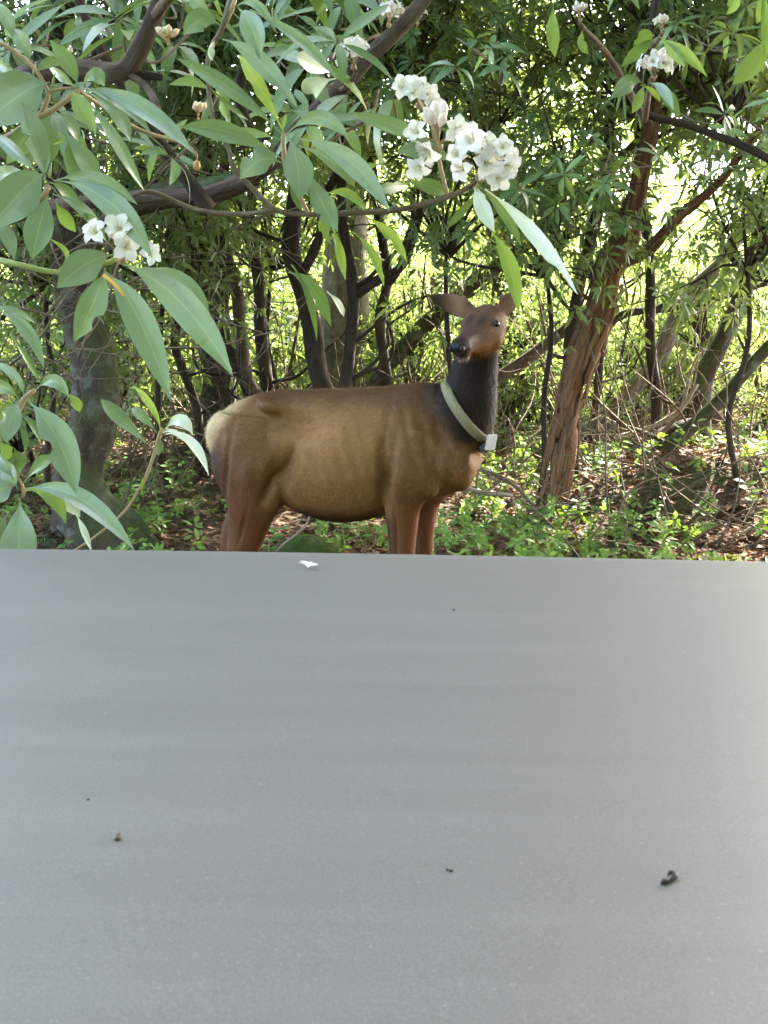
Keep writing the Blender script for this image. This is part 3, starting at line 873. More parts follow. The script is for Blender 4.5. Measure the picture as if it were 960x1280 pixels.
def add_crown(root, lst, k, loc, rz, sc, tilt=0.0):
    me, tw = lst[k % len(lst)]
    c = bpy.data.objects.new("crown", me); col.objects.link(c)
    c['kind'] = 'stuff'
    c.parent = root
    inv = parent_matrix(root).inverted()
    c.matrix_basis = inv @ Matrix.LocRotScale(Vector(loc), Matrix.Rotation(rz, 3, 'Z') @ Matrix.Rotation(tilt, 3, 'X'), Vector(sc))
    t = bpy.data.objects.new("twigs", tw); col.objects.link(t)
    t['kind'] = 'stuff'
    t.parent = c
    return c

def ground_pt(p):
    return Vector((p[0], p[1], float(ground_z(p[0], p[1])) - 0.08))

def tree(label, pts, mat, crowns=(), branches=(), name="tree", cat="tree", group=None, rough=0.14, wob=0.035, seed=1, flare=0.25, segs=12, to_ground=True):
    """pts: (px, py, width px, distance) from the foot upward; branches: lists of the same; crowns: (x, y, z, variant, rz, scale)"""
    jr = random.Random(seed * 31 + 5)
    pts = [p if k in (0, len(pts) - 1) else (p[0] + jr.gauss(0, 1) * (1.5 + 0.16 * p[2]), p[1], p[2], p[3]) for k, p in enumerate(pts)]
    w = [P(px, py, Y) for px, py, wd, Y in pts]
    r = [M(wd, Y) * 0.5 for px, py, wd, Y in pts]
    if to_ground:
        g = ground_pt((w[0].x + (w[0].x - w[1].x) * 0.25, w[0].y, 0))
        if g.z < w[0].z - 0.05:
            w = [g] + w; r = [r[0] * 1.1] + r
    root = empty(name, w[0])
    tag(root, label, cat, group)
    V, F, uv = tube_data(w, r, segs=segs, step=0.05, rough=rough, seed=seed, wob=wob, flare=flare)
    link("trunk", np_mesh("trunk", V, F, uv), MAT[mat], root)
    for bi, b in enumerate(branches):
        bw = [P(px, py, Y) for px, py, wd, Y in b]; br = [M(wd, Y) * 0.5 for px, py, wd, Y in b]
        V, F, uv = tube_data(bw, br, segs=8, step=0.05, rough=rough, seed=seed + bi + 1, wob=wob)
        link("branch", np_mesh("branch", V, F, uv), MAT[mat], root)
    # thin crooked side shoots
    for q in range(jr.randint(2, 4) if group is None else 0):
        k = jr.randint(1, max(1, len(w) - 3))
        p = w[k]
        if p.z < 0.7 or p.z > 4.6: continue
        s = jr.choice((-1, 1)); ln = jr.uniform(0.5, 1.3)
        b1 = p + Vector((s * ln * 0.35, jr.gauss(0, 0.12), ln * jr.uniform(0.05, 0.3)))
        b2 = b1 + Vector((s * ln * jr.uniform(0.0, 0.35), jr.gauss(0, 0.12), ln * jr.uniform(0.1, 0.45)))
        b3 = b2 + Vector((s * ln * jr.uniform(-0.2, 0.4), jr.gauss(0, 0.1), ln * jr.uniform(-0.05, 0.4)))
        r0 = min(r[k] * 0.35, 0.022)
        V, F, uv = tube_data([p, b1, b2, b3], [r0, r0 * 0.75, r0 * 0.55, r0 * 0.25], segs=6, step=0.05, rough=0.15, seed=q, wob=0.03)
        link("branch", np_mesh("branch", V, F, uv), MAT[mat], root)
    for (x, y, z, k, rz, sc) in crowns:
        add_crown(root, CROWN, k, (x, y, z), rz, (sc, sc, sc * 0.9))
    return root

def up(px, dx, Y, z=5.6):
    """a point above the frame, so trunks carry on out of view"""
    p = P(px, 0, Y)
    return (px + dx, 435 - (z - 1.6) / Y * 1500)

# -------- trunks, from the far left to the right, each at its own distance
tree("broad mossy trunk with pale lichen and flared foot, at the elk's rump side",
     [(122, 672, 78, 9.4), (112, 600, 60, 9.4), (104, 500, 54, 9.4), (98, 380, 52, 9.5), (92, 250, 50, 9.5), (80, 60, 46, 9.6), (72, -150, 40, 9.6)],
     'bark_moss', [(-2.6, 9.5, 4.3, 0, 0.3, 1.15), (-3.4, 9.0, 3.4, 1, 2.0, 0.9)], [[(100, 330, 26, 9.4), (150, 262, 30, 9.1), (230, 243, 34, 8.8), (300, 225, 30, 8.6), (360, 180, 22, 8.4), (420, 100, 16, 8.2)]], seed=3, flare=0.9, rough=0.2, segs=16)
tree("dark trunk with pale lichen low down, just behind the elk's rump",
     [(272, 520, 44, 13.0), (266, 470, 40, 13), (256, 400, 40, 13), (250, 320, 40, 13), (246, 240, 38, 13), (236, 100, 34, 13), (228, -60, 30, 13)],
     'bark_moss', [(-2.1, 12.2, 4.2, 2, 1.0, 1.2)], [[(254, 330, 18, 13), (215, 270, 14, 12.6), (170, 200, 12, 12.2)]], seed=5, flare=0.4)
tree("thin dark stem curving at its foot, between the mossy trunk and the elk's rump",
     [(246, 520, 11, 11.5), (232, 470, 11, 11.5), (228, 420, 11, 11.5), (240, 350, 10, 11.5), (252, 260, 9, 11.5), (262, 120, 8, 11.5), (262, -40, 8, 11.5)], 'bark_dark', [(-1.9, 10.6, 4.6, 3, 0.0, 0.8)], seed=6)
tree("slim dark brown stem, first of the three rising together behind the elk's hips",
     [(318, 520, 20, 12.0), (306, 470, 19, 12), (286, 420, 18, 12), (276, 360, 18, 12), (268, 290, 16, 12), (262, 180, 15, 12), (270, 40, 13, 12), (280, -90, 12, 12)], 'bark_dark', [(-1.5, 11.2, 4.4, 0, 1.4, 1.0)], seed=7)
tree("slim dark brown stem, middle one of the three rising together behind the elk's hips",
     [(340, 520, 16, 11.7), (318, 480, 16, 11.7), (300, 410, 16, 11.7), (286, 350, 15, 11.7), (276, 280, 14, 11.7), (290, 160, 12, 11.7), (310, 20, 11, 11.7), (318, -90, 10, 11.7)], 'bark_brown', [], seed=8)
tree("slim dark brown stem, last of the three rising together behind the elk's hips",
     [(338, 520, 18, 12.4), (332, 480, 17, 12.4), (322, 410, 16, 12.4), (318, 350, 15, 12.4), (314, 290, 14, 12.4), (318, 180, 13, 12.4), (330, 50, 12, 12.4), (338, -90, 11, 12.4)], 'bark_dark', [(-1.0, 12.0, 4.9, 1, 0.4, 1.0)], seed=9)
tree("dark leaning trunk bowing out and back, in front of the big grey trunk's shaded side",
     [(414, 520, 26, 11.2), (400, 470, 25, 11.2), (386, 420, 24, 11.2), (376, 370, 23, 11.2), (368, 310, 22, 11.2), (366, 250, 20, 11.2), (372, 160, 18, 11.2), (392, 40, 16, 11.2), (410, -90, 14, 11.2)], 'bark_dark',
     [(-0.5, 10.2, 4.3, 2, 2.2, 1.0)], [[(374, 355, 12, 11.2), (392, 310, 12, 11.1), (404, 260, 11, 11.0), (430, 200, 9, 10.9)]], seed=10)
tree("big pale grey trunk with ridged bark, the thickest behind the elk's back",
     [(430, 540, 62, 14.0), (431, 470, 58, 14), (432, 400, 55, 14), (432, 300, 52, 14), (431, 200, 50, 14), (433, 50, 47, 14), (436, -100, 44, 14), (440, -330, 38, 14)], 'bark_grey',
     [(-0.4, 14.2, 8.3, 0, 0, 2.0)], [], seed=11, rough=0.16, flare=0.3, segs=20)
tree("dark forked stem splitting in two in front of the big grey trunk",
     [(424, 540, 17, 11.0), (432, 480, 16, 11), (440, 430, 15, 11), (444, 385, 15, 11), (443, 360, 15, 11), (432, 325, 13, 11), (428, 270, 12, 11), (432, 190, 11, 11), (440, 60, 10, 11), (446, -80, 9, 11)], 'bark_dark', [(0.2, 10.2, 4.5, 3, 1.1, 0.95)],
     [[(444, 370, 13, 11), (470, 350, 12, 11), (498, 334, 11, 11), (518, 305, 10, 11), (530, 265, 9, 11), (542, 200, 8, 10.9), (565, 110, 7, 10.8)]], seed=12)
tree("straight thin dark stem standing alone just beside the big grey trunk",
     [(482, 540, 13, 12.6), (483, 470, 13, 12.6), (481, 400, 13, 12.6), (480, 350, 12, 12.6), (475, 300, 12, 12.6), (472, 230, 12, 12.6), (470, 130, 11, 12.6), (480, -60, 10, 12.6)], 'bark_dark', [(0.0, 12.0, 5.0, 0, 2.6, 1.0)],
     [[(482, 360, 8, 12.6), (505, 325, 8, 12.5), (512, 290, 7, 12.4), (516, 240, 7, 12.3)]], seed=13)
tree("dim grey stem rising behind the elk's withers among the thin stems",
     [(546, 540, 17, 15), (545, 420, 17, 15), (542, 330, 16, 15), (540, 240, 15, 15), (538, 130, 14, 15), (545, -50, 13, 15)], 'bark_brown', [(0.7, 14.0, 5.2, 1, 0.9, 1.1)], seed=14)
tree("stout blackish trunk directly behind the elk's head",
     [(624, 540, 36, 14.5), (624, 440, 34, 14.5), (622, 370, 32, 14.5), (616, 300, 30, 14.5), (612, 220, 28, 14.5), (606, 100, 26, 14.5), (600, -60, 24, 14.5)], 'bark_dark', [(1.1, 13.6, 5.0, 2, 0.2, 1.2)], seed=15)
tree("pale mossy limb leaning up from behind the elk's withers to the dark leaves above",
     [(470, 480, 20, 13.4), (515, 425, 20, 13.4), (560, 385, 20, 13.4), (600, 348, 19, 13.3), (640, 315, 17, 13.2), (700, 265, 17, 13.0), (760, 215, 14, 12.8), (850, 120, 11, 12.5)], 'bark_moss', [(2.6, 11.6, 4.7, 3, 0.6, 1.0)], seed=16, flare=0)
tree("smooth brown stem slanting up from behind the elk's neck",
     [(560, 510, 18, 12.2), (625, 468, 16, 12.2), (660, 446, 15, 12.2), (700, 418, 14, 12.2), (735, 385, 13, 12.1), (760, 340, 11, 12), (790, 270, 9, 11.8), (812, 180, 8, 11.6)], 'bark_brown', [], seed=17, flare=0, rough=0.08)
tree("thin dark stem running up beside the peeling red trunk",
     [(716, 540, 15, 11.2), (720, 450, 15, 11.2), (724, 390, 15, 11.2), (732, 320, 15, 11.2), (742, 260, 15, 11.2), (752, 200, 14, 11.1), (772, 140, 13, 11.0), (796, 80, 12, 10.9), (815, -40, 11, 10.8)], 'bark_dark', [(2.1, 10.4, 4.4, 0, 3.0, 1.05)], seed=18)
PEEL = tree("leaning trunk with reddish bark peeling in strips, thickest on the sunny side",
     [(684, 648, 36, 10.4), (692, 606, 29, 10.4), (698, 560, 28, 10.4), (712, 500, 29, 10.4), (730, 440, 34, 10.4), (748, 385, 36, 10.4), (766, 335, 36, 10.4), (780, 300, 34, 10.4), (790, 270, 30, 10.4), (800, 230, 22, 10.4), (815, 150, 18, 10.4), (830, 0, 15, 10.4)],
     'bark_red', [(2.7, 9.7, 4.1, 1, 0.5, 1.0)], [[(772, 330, 18, 10.4), (800, 318, 15, 10.3), (830, 296, 15, 10.2), (862, 262, 13, 10.1), (905, 215, 10, 9.9), (960, 150, 8, 9.7)]], seed=19, rough=0.22, flare=0.2, segs=18)
tree("thin upright dark stem with reddish bark to the side of the peeling trunk",
     [(818, 560, 14, 12), (818, 500, 14, 12), (816, 430, 13, 12), (811, 350, 13, 12), (806, 280, 13, 12), (806, 200, 13, 12), (803, 130, 13, 12), (812, 60, 12, 12), (820, -60, 11, 12)], 'bark_dark', [(3.0, 11.2, 4.6, 2, 1.9, 1.1)], seed=20)
tree("mossy trunk with a bleached streak at its foot, leaning out past the picture's edge",
     [(878, 560, 24, 11.8), (884, 510, 23, 11.8), (892, 460, 23, 11.8), (906, 415, 23, 11.8), (926, 370, 22, 11.8), (948, 325, 21, 11.8), (985, 265, 19, 11.7), (1040, 160, 16, 11.6)], 'bark_moss', [(4.4, 11.4, 4.2, 3, 2.4, 1.1)],
     [[(924, 375, 15, 11.8), (948, 345, 13, 11.8), (985, 310, 12, 11.8)]], seed=21)
tree("low dark trunk sprawling upward from the leafy bank",
     [(742, 618, 20, 11.0), (790, 585, 20, 11.0), (836, 556, 19, 11.0), (880, 524, 18, 11.0), (925, 482, 17, 11.0), (975, 432, 15, 11.0), (1040, 350, 12, 11.0)], 'bark_moss', [], seed=22, flare=0.1)
tree("dusky grey trunk leaning behind the thin upright stem",
     [(740, 560, 22, 13.6), (778, 500, 22, 13.6), (812, 450, 21, 13.6), (842, 405, 21, 13.6), (868, 370, 20, 13.6), (905, 310, 17, 13.5), (960, 230, 14, 13.4)], 'bark_grey', [(4.0, 12.8, 4.6, 0, 1.2, 1.1)], seed=23, flare=0)
tree("arched dark branch curving over from the thicket floor towards the bleached trunk",
     [(745, 480, 10, 12.8), (760, 420, 10, 12.8), (785, 396, 10, 12.8), (820, 386, 10, 12.8), (865, 380, 9, 12.8), (910, 372, 8, 12.8), (965, 352, 7, 12.8)], 'bark_dark', [], seed=24, flare=0)

# loose strips of bark on the peeling trunk
def bark_strips():
    rng = np.random.default_rng(4)
    line = [(684, 648, 36), (692, 606, 29), (698, 560, 28), (712, 500, 29), (730, 440, 34), (748, 385, 36), (766, 335, 36), (780, 300, 34)]
    arr = resample(np.array([(*P(x, y, 10.4), M(w, 10.4) * 0.5) for x, y, w in line]), 60)
    t, n, b = frames(arr[:, :3])
    for k in range(58):
        i0 = rng.integers(2, 46); ln = rng.integers(4, 14); i1 = min(59, i0 + ln)
        th = rng.uniform(-np.pi, 0.25) if rng.random() < 0.8 else rng.uniform(-np.pi, np.pi)
        wd = rng.uniform(0.10, 0.30)
        V = []; seg = np.linspace(i0, i1, 6)
        lift0, lift1 = rng.uniform(0.002, 0.012), rng.uniform(0.004, 0.035)
        if rng.random() < 0.5: lift0, lift1 = lift1, lift0
        for q, s in enumerate(seg):
            u = q / 5
            c = np.array([np.interp(s, np.arange(60), arr[:, d]) for d in range(4)])
            ii = int(min(59, round(s)))
            hw = wd * (0.45 + 0.55 * math.sin(math.pi * min(1, 0.12 + u * 0.85))) * rng.uniform(0.85, 1.1)
            # angle measured from the camera-facing side
            cam_ang = math.atan2(np.dot([0, -1, 0], b[ii]), np.dot([0, -1, 0], n[ii]))
            for e in (-1, 0, 1):
                a = cam_ang + (th + np.pi / 2) * 0.9 + e * hw + 0.04 * math.sin(s)
                rr = c[3] * 1.03 + lift0 * (1 - u) + lift1 * u + (0.006 if e == 0 else 0)
                o = n[ii] * math.cos(a) + b[ii] * math.sin(a)
                V.append(c[:3] + o * rr)
        V = np.array(V); m = len(V)
        inner = V.copy()
        for q in range(6):
            cc = np.array([np.interp(seg[q], np.arange(60), arr[:, d]) for d in range(3)])
            for e in range(3):
                inner[q * 3 + e] = V[q * 3 + e] - unit(V[q * 3 + e] - cc) * 0.007
        F = []
        for q in range(5):
            for e in range(2):
                a = q * 3 + e
                F.append((a, a + 1, a + 4, a + 3)); F.append((m + a, m + a + 3, m + a + 4, m + a + 1))
            F.append((q * 3, q * 3 + 3, m + q * 3 + 3, m + q * 3)); F.append((q * 3 + 2, m + q * 3 + 2, m + q * 3 + 5, q * 3 + 5))
        F.append((0, m, m + 1, 1)); F.append((1, m + 1, m + 2, 2)); F.append((15, 16, m + 16, m + 15)); F.append((16, 17, m + 17, m + 16))
        uv = np.array([[e * 0.05 + k * 0.31, s * 0.02] for s in seg for e in (0, 1, 2)]); uv = np.vstack([uv, uv])
        link("bark_strip", np_mesh("bark_strip", np.vstack([V, inner]), [np.array(F)], uv), MAT['bark_strip'], PEEL)
bark_strips()

# unseen tall trees added so their crowns block light from the elk and car
for k, (x, y, lean, zc, cr) in enumerate([(-4.8, 7.2, 0.9, 7.0, [(-2.6, 9.6)]), (5.6, 6.6, -0.9, 7.0, [(3.0, 6.4), (4.6, 6.2), (3.9, 8.0), (5.8, 8.4), (1.8, 7.6), (4.2, 5.0)]),
                                          (-6.2, 13.5, 0.6, 7.5, [(-1.9, 12.6)]), (7.2, 12.2, -0.6, 7.4, [(3.2, 12.4), (4.8, 11.6), (2.0, 10.6), (3.6, 10.2), (0.6, 12.2)]),
                                          (6.2, -1.6, -1.0, 5.6, [(1.8, -1.8), (4.4, 0.8)]), (-6.0, -2.0, 1.0, 5.6, [(-1.6, -1.8)])]):
    g = Vector((x, y, float(ground_z(x, y)) - 0.1))
    root = empty("tree", g)
    tag(root, "unseen tall broadleaved tree added outside the frame, its high crown shading the spot", "tree", "unseen tall trees added to shade the spot")
    V, F, uv = tube_data([g, g + Vector((lean * 0.15, 0, 2.5)), g + Vector((lean * 0.5, -0.1, 5)), g + Vector((lean, -0.2, zc))], [0.24, 0.19, 0.15, 0.09], segs=14, step=0.15, rough=0.15, seed=k, flare=0.5)
    link("trunk", np_mesh("trunk", V, F, uv), MAT['bark_grey'], root)
    top = g + Vector((lean * 0.8, -0.15, zc * 0.8))
    for i, (cx, cy) in enumerate(cr):
        V, F, uv = tube_data([top, (top + Vector((cx, cy, zc))) / 2 + Vector((0, 0, 0.3)), Vector((cx, cy, zc))], [0.09, 0.06, 0.03], segs=8, step=0.2, rough=0.1, seed=i)
        link("branch", np_mesh("branch", V, F, uv), MAT['bark_grey'], root)
        add_crown(root, BROAD, i + k, (cx, cy, zc + 0.4), i * 1.3 + k, (1, 1, 1))

for k, (px, Y, zc, sc, lab) in enumerate([(20, 11.5, 1.5, 1.0, "shaded rhododendron filling the dark corner behind the broad mossy trunk"), (150, 13.5, 2.0, 1.1, "shaded rhododendron between the mossy trunk and the lichened trunk"), (60, 10.2, 2.9, 0.9, "dark rhododendron clump hanging over the broad mossy trunk"),
                                     (200, 11.0, 3.0, 0.95, "dark rhododendron clump hanging over the lichened trunk"), (340, 12.8, 3.2, 0.9, "dark rhododendron clump hanging before the big grey trunk"), (560, 11.0, 3.2, 0.9, "dark rhododendron clump hanging above the elk's head"),
                                     (680, 10.5, 3.0, 0.9, "dark rhododendron clump hanging above the smooth brown stem"), (930, 10.0, 2.9, 0.8, "dark rhododendron clump hanging above the bleached mossy trunk"),
                                     (300, 16.0, 1.5, 1.0, "dark-leaved rhododendron low behind the three slim stems"), (505, 16.5, 1.5, 0.95, "dark-leaved rhododendron low behind the straight thin stem"), (400, 18.5, 2.2, 1.2, "dark-leaved rhododendron far back behind the big grey trunk"), (800, 17.5, 1.4, 1.0, "dark-leaved rhododendron low behind the thin upright stem")]):  # these four get their shade from the darker leaf colour alone
    q = P(px, 435, Y); gz = float(ground_z(q.x, Y))
    root = empty("rhododendron", (q.x, Y, gz)); tag(root, lab, "rhododendron")
    add_crown(root, CROWN, k, (q.x, Y, zc), k * 1.7, (sc, sc, sc))
    V, F, uv = tube_data([(q.x + 0.16 * math.sin(k * 2.1), Y + 0.3, gz - 0.1), (q.x + 0.08 * math.sin(k * 1.3 + 1), Y + 0.1, gz + 0.3 * (zc - gz)), (q.x - 0.05 * math.sin(k * 1.7), Y, gz + 0.6 * (zc - gz)), (q.x, Y, zc - 0.5)], [0.03, 0.026, 0.022, 0.016], segs=8, step=0.08, rough=0.16, seed=k, wob=0.03)
    link("trunk", np_mesh("trunk", V, F, uv), MAT['bark_dark'], root)
# ------------------------------------------------------------------ sunlit thicket beyond the trunks
def where(px):
    """something in view that a low thing stands behind or beside"""
    for lim, ph in ((70, "at the very edge beyond the broad mossy trunk"), (140, "behind the broad mossy trunk"), (225, "between the mossy trunk and the lichened trunk"), (285, "behind the lichened trunk"), (350, "behind the three slim stems"),
                    (405, "behind the dark leaning trunk"), (460, "behind the big grey trunk"), (510, "behind the straight thin stem"), (570, "behind the elk's withers"), (630, "behind the elk's neck"), (690, "between the elk's neck and the peeling trunk"),
                    (760, "behind the peeling trunk"), (830, "behind the thin upright stem"), (900, "behind the bleached mossy trunk")):
        if px < lim: return ph
    return "beyond the bleached mossy trunk"
rng = np.random.default_rng(21)
bush_spots = []
for k in range(46):
    Y = 15.5 + 14 * (k / 46) ** 1.1 + rng.uniform(-0.8, 0.8)
    half = Y * 0.36
    x = -half + (2 * half) * ((k * 0.618) % 1.0)
    bush_spots.append((x, Y))
for px, Y in ((585, 13.6), (660, 14.2), (700, 13.4), (760, 14.8), (350, 14.4), (470, 15.0), (520, 14.2), (960, 13.8), (230, 15.0), (860, 14.6)):
    bush_spots.append(((px - 480) / 1500 * Y, Y))
for k, (x, Y) in enumerate(bush_spots):
    gz = float(ground_z(x, Y))
    px = 480 + x / Y * 1500
    s = rng.uniform(0.85, 1.35)
    if Y < 15.2: s = 0.62
    if 800 < px < 930 and Y > 17: s *= 0.75
    root = empty("bush", (x, Y, gz))
    lab = ("sunlit bush standing close " if Y < 15.2 else "sunlit yellow-green bush farther back " if Y < 22 else "bright distant bush ") + where(px)
    tag(root, lab, "bush", lab.replace("bush", "bushes"))
    add_crown(root, SUNNY, k, (x, Y, gz + 0.75 * s), rng.uniform(0, 6.28), (s, s, s))
    if rng.random() < 0.62:
        add_crown(root, SUNNY, k + 1, (x + rng.uniform(-0.8, 0.8), Y + 0.5, gz + 2.4 * s), rng.uniform(0, 6.28), (s, s, s))
    b = Acc()
    for q in range(5):
        a = rng.uniform(0, 6.28)
        e = Vector((x + math.cos(a) * 0.6, Y + math.sin(a) * 0.6, gz + rng.uniform(1.2, 2.2)))
        b.tube([(x, Y, gz - 0.05), (x + math.cos(a) * 0.2, Y + math.sin(a) * 0.2, gz + 0.7), e], [0.03, 0.022, 0.01], segs=5, step=0.2)
    b.build("stems", MAT['bark_brown'], root)

# the wood still farther off, one mass of leaves with light coming through
def far_wood():
    a = Acc(); rg = np.random.default_rng(5)
    n = 9000
    Y = rg.uniform(30, 52, n)
    x = rg.uniform(-0.5, 0.5, n) * Y * 0.95
    px = 480 + x / Y * 1500
    gz = ground_z(x, Y)
    top = 5.5 + 2.2 * np.sin(x * 0.35) + 1.5 * np.sin(x * 0.9 + 1) + 1.2 * np.sin(Y)
    z = gz + rg.random(n) * top
    c = np.stack([x, Y, z], -1)
    a.add(*whorl_cloud(c, rg.normal(0, 0.5, (n, 3)) + np.array([0, -0.2, 0.8]), 5, 0.42, 0.2, 0.3, rg, sect=(0.5,)))
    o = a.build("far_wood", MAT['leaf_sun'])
    tag(o, "bright mass of leaves of the wood far behind the trunks", "wood", kind='stuff')
far_wood()

# ------------------------------------------------------------------ forest floor: litter, herbs, ferns, sticks, stones
def scatter(n, rg, y0, y1, pw=1.0, side=None):
    Y = y0 + (y1 - y0) * rg.random(n) ** pw
    x = rg.uniform(-0.36, 0.36, n) * Y
    return x, Y

def litter():
    rg = np.random.default_rng(8)
    n = 26000
    x, Y = scatter(n, rg, 7.2, 17, 1.3)
    z = ground_z(x, Y) + rg.uniform(0.0, 0.03, n)
    th = rg.uniform(0, 6.28, n)
    ax = np.stack([np.cos(th), np.sin(th), rg.normal(0, 0.22, n)], -1)
    nr = np.stack([rg.normal(0, 0.35, n), rg.normal(0, 0.35, n), np.ones(n)], -1)
    a = Acc().add(*leaf_arrays(np.stack([x, Y, z], -1), ax, nr, rg.uniform(0.06, 0.15, n), rg.uniform(0.03, 0.06, n), rg.uniform(-0.3, 0.3, n), (0.5,), 0.25, 0.05, rg.random(n)))
    tag(a.build("leaf_litter", MAT['litter']), "brown fallen leaves carpeting the forest floor", "leaf litter", kind='stuff')
litter()

def herbs():
    rg = np.random.default_rng(9)
    n = 2600
    x, Y = scatter(n, rg, 7.6, 17, 1.2)
    px = 480 + x / Y * 1500
    dens = 0.16 + 0.36 * (px > 560) * (px < 790) + 0.06 * (px >= 790) + 0.12 * (px < 260) * (px > 130)
    dens *= 0.45 + 0.75 * (np.sin(x * 2.3 + 1) * np.sin(Y * 1.9) > -0.25)
    k = rg.random(n) < dens
    x, Y = x[k], Y[k]; n = len(x)
    gz = ground_z(x, Y)
    h = rg.uniform(0.04, 0.22, n)
    c = np.stack([x, Y, gz + h], -1)
    a = Acc().add(*whorl_cloud(c, rg.normal(0, 0.35, (n, 3)) + np.array([0, -0.25, 0.8]), 6, 0.085, 0.042, 0.35, rg, sect=(0.3, 0.65)))
    c2 = c - np.stack([rg.normal(0, 0.03, n), rg.normal(0, 0.03, n), h * 0.45], -1)
    a.add(*whorl_cloud(c2, rg.normal(0, 0.35, (n, 3)) + np.array([0, -0.25, 0.6]), 5, 0.09, 0.04, 0.4, rg, sect=(0.3, 0.65)))
    tag(a.build("ground_cover", MAT['leaf_herb']), "low green herbs and seedlings over the forest floor", "ground cover", kind='stuff')
    # moss and short grass tufts
    m = 5200
    x, Y = scatter(m, rg, 7.6, 16, 1.2)
    k = np.sin(x * 1.7) + np.sin(Y * 2.1 + x) > 0.1
    x, Y = x[k], Y[k]; m = len(x)
    c = np.stack([x, Y, ground_z(x, Y)], -1)
    a = Acc().add(*whorl_cloud(c, rg.normal(0, 0.2, (m, 3)) + np.array([0, 0, 1.0]), 5, 0.09, 0.008, 0.5, rg, sect=(0.4,), spread=1.4))
    tag(a.build("grass_tufts", MAT['leaf_herb']), "short grass tufts among the fallen leaves", "grass", kind='stuff')
herbs()

def rock(label, px, py, Y, sx, sy, sz, seed, mat):
    c = P(px, py, Y)
    V, F = ellipsoid((0, 0, 0), (sx, sy, sz), None, 36, 22)
    for v in V:
        k = 1 + 0.22 * mnoise.noise(Vector(v) * 4 + Vector((seed, 0, 0))) + 0.10 * mnoise.noise(Vector(v) * 11) + 0.05 * mnoise.noise(Vector(v) * 30)
        v *= k
    V = V + np.array((c.x, c.y, float(ground_z(c.x, c.y)) + sz * 0.25))
    o = link("stone", np_mesh("stone", V, F), mat)
    tag(o, label, "stone")
t = NT("mossy_stone")
n = t.noise(9, 6, 0.7, t.coord()); n2 = t.noise(70, 4, 0.7, t.coord())
t.set(color=t.mix(n2, t.ramp(n, [(0.35, (0.16, 0.14, 0.10)), (0.5, (0.07, 0.10, 0.02)), (0.7, (0.12, 0.19, 0.03))]), (0.05, 0.07, 0.015)), rough=0.95, spec=0.1)
t.bump(t.math('ADD', n, n2), 0.9, 0.03)
rock("rounded stone covered in green moss, under the elk's belly", 385, 672, 8.7, 0.26, 0.24, 0.22, 1.0, t.m)

# fallen and standing dead sticks
rg = np.random.default_rng(31)
def stick(label, pts, mat, name="stick", group=None, forks=()):
    w = [P(x, y, Y) for x, y, wd, Y in pts]; r = [M(wd, Y) * 0.5 for x, y, wd, Y in pts]
    a = Acc().tube(w, r, segs=7, step=0.04, rough=0.1, wob=0.015, seed=len(pts))
    for f in forks:
        a.tube([P(x, y, Y) for x, y, wd, Y in f], [M(wd, Y) * 0.5 for x, y, wd, Y in f], segs=6, step=0.04, rough=0.1, wob=0.01)
    o = a.build(name, MAT[mat])
    tag(o, label, "stick", group)
stick("bleached forked twig lying at the car's far edge, nearest the picture's border", [(895, 700, 5, 9.4), (925, 668, 5, 9.4), (950, 655, 5, 9.4), (975, 650, 4, 9.4)], 'twig_pale',
      forks=[[(900, 696, 4, 9.4), (930, 680, 4, 9.4), (980, 668, 4, 9.4)], [(922, 670, 4, 9.4), (940, 690, 3, 9.3), (975, 682, 3, 9.3)]])
stick("long mossy stick lying down the face of the bank", [(798, 690, 5, 9.8), (840, 664, 6, 9.9), (890, 642, 6, 10.0), (945, 624, 5, 10.1)], 'twig')
stick("pale stick poking out level below the elk's collar", [(552, 598, 5, 9.5), (590, 612, 6, 9.5), (640, 620, 5, 9.6)], 'twig_pale')
stick("bent tan stick slanting down from the elk's chest", [(560, 572, 4, 9.8), (610, 590, 5, 9.7), (645, 610, 5, 9.7), (668, 632, 4, 9.6)], 'twig')
stick("thin arching twig on the ground before the leafy bank", [(768, 690, 4, 9.6), (770, 655, 4, 9.6), (778, 625, 4, 9.7), (800, 605, 3, 9.8), (826, 596, 3, 9.9)], 'twig')
stick("thin arching twig beside the mossy stone under the elk", [(345, 690, 3, 8.5), (365, 672, 3, 8.5), (382, 655, 3, 8.5), (388, 640, 3, 8.5)], 'twig_pale')
stick("pale dead branch forked towards the foot of the bleached trunk", [(770, 548, 7, 11.4), (812, 534, 7, 11.4), (850, 512, 6, 11.4), (872, 480, 5, 11.4)], 'twig_pale', forks=[[(852, 512, 5, 11.4), (862, 470, 4, 11.5), (875, 440, 3, 11.5)]])
stick("fallen mossy log behind the foot of the peeling trunk", [(560, 628, 26, 12.4), (620, 590, 27, 12.4), (690, 555, 26, 12.5), (760, 528, 22, 12.6)], 'bark_moss', name="fallen_log")
stick("dark fallen log on the bank beyond the peeling trunk", [(735, 590, 22, 11.8), (790, 570, 22, 11.8), (840, 540, 20, 11.9), (900, 520, 16, 12.0)], 'bark_dark', name="fallen_log")

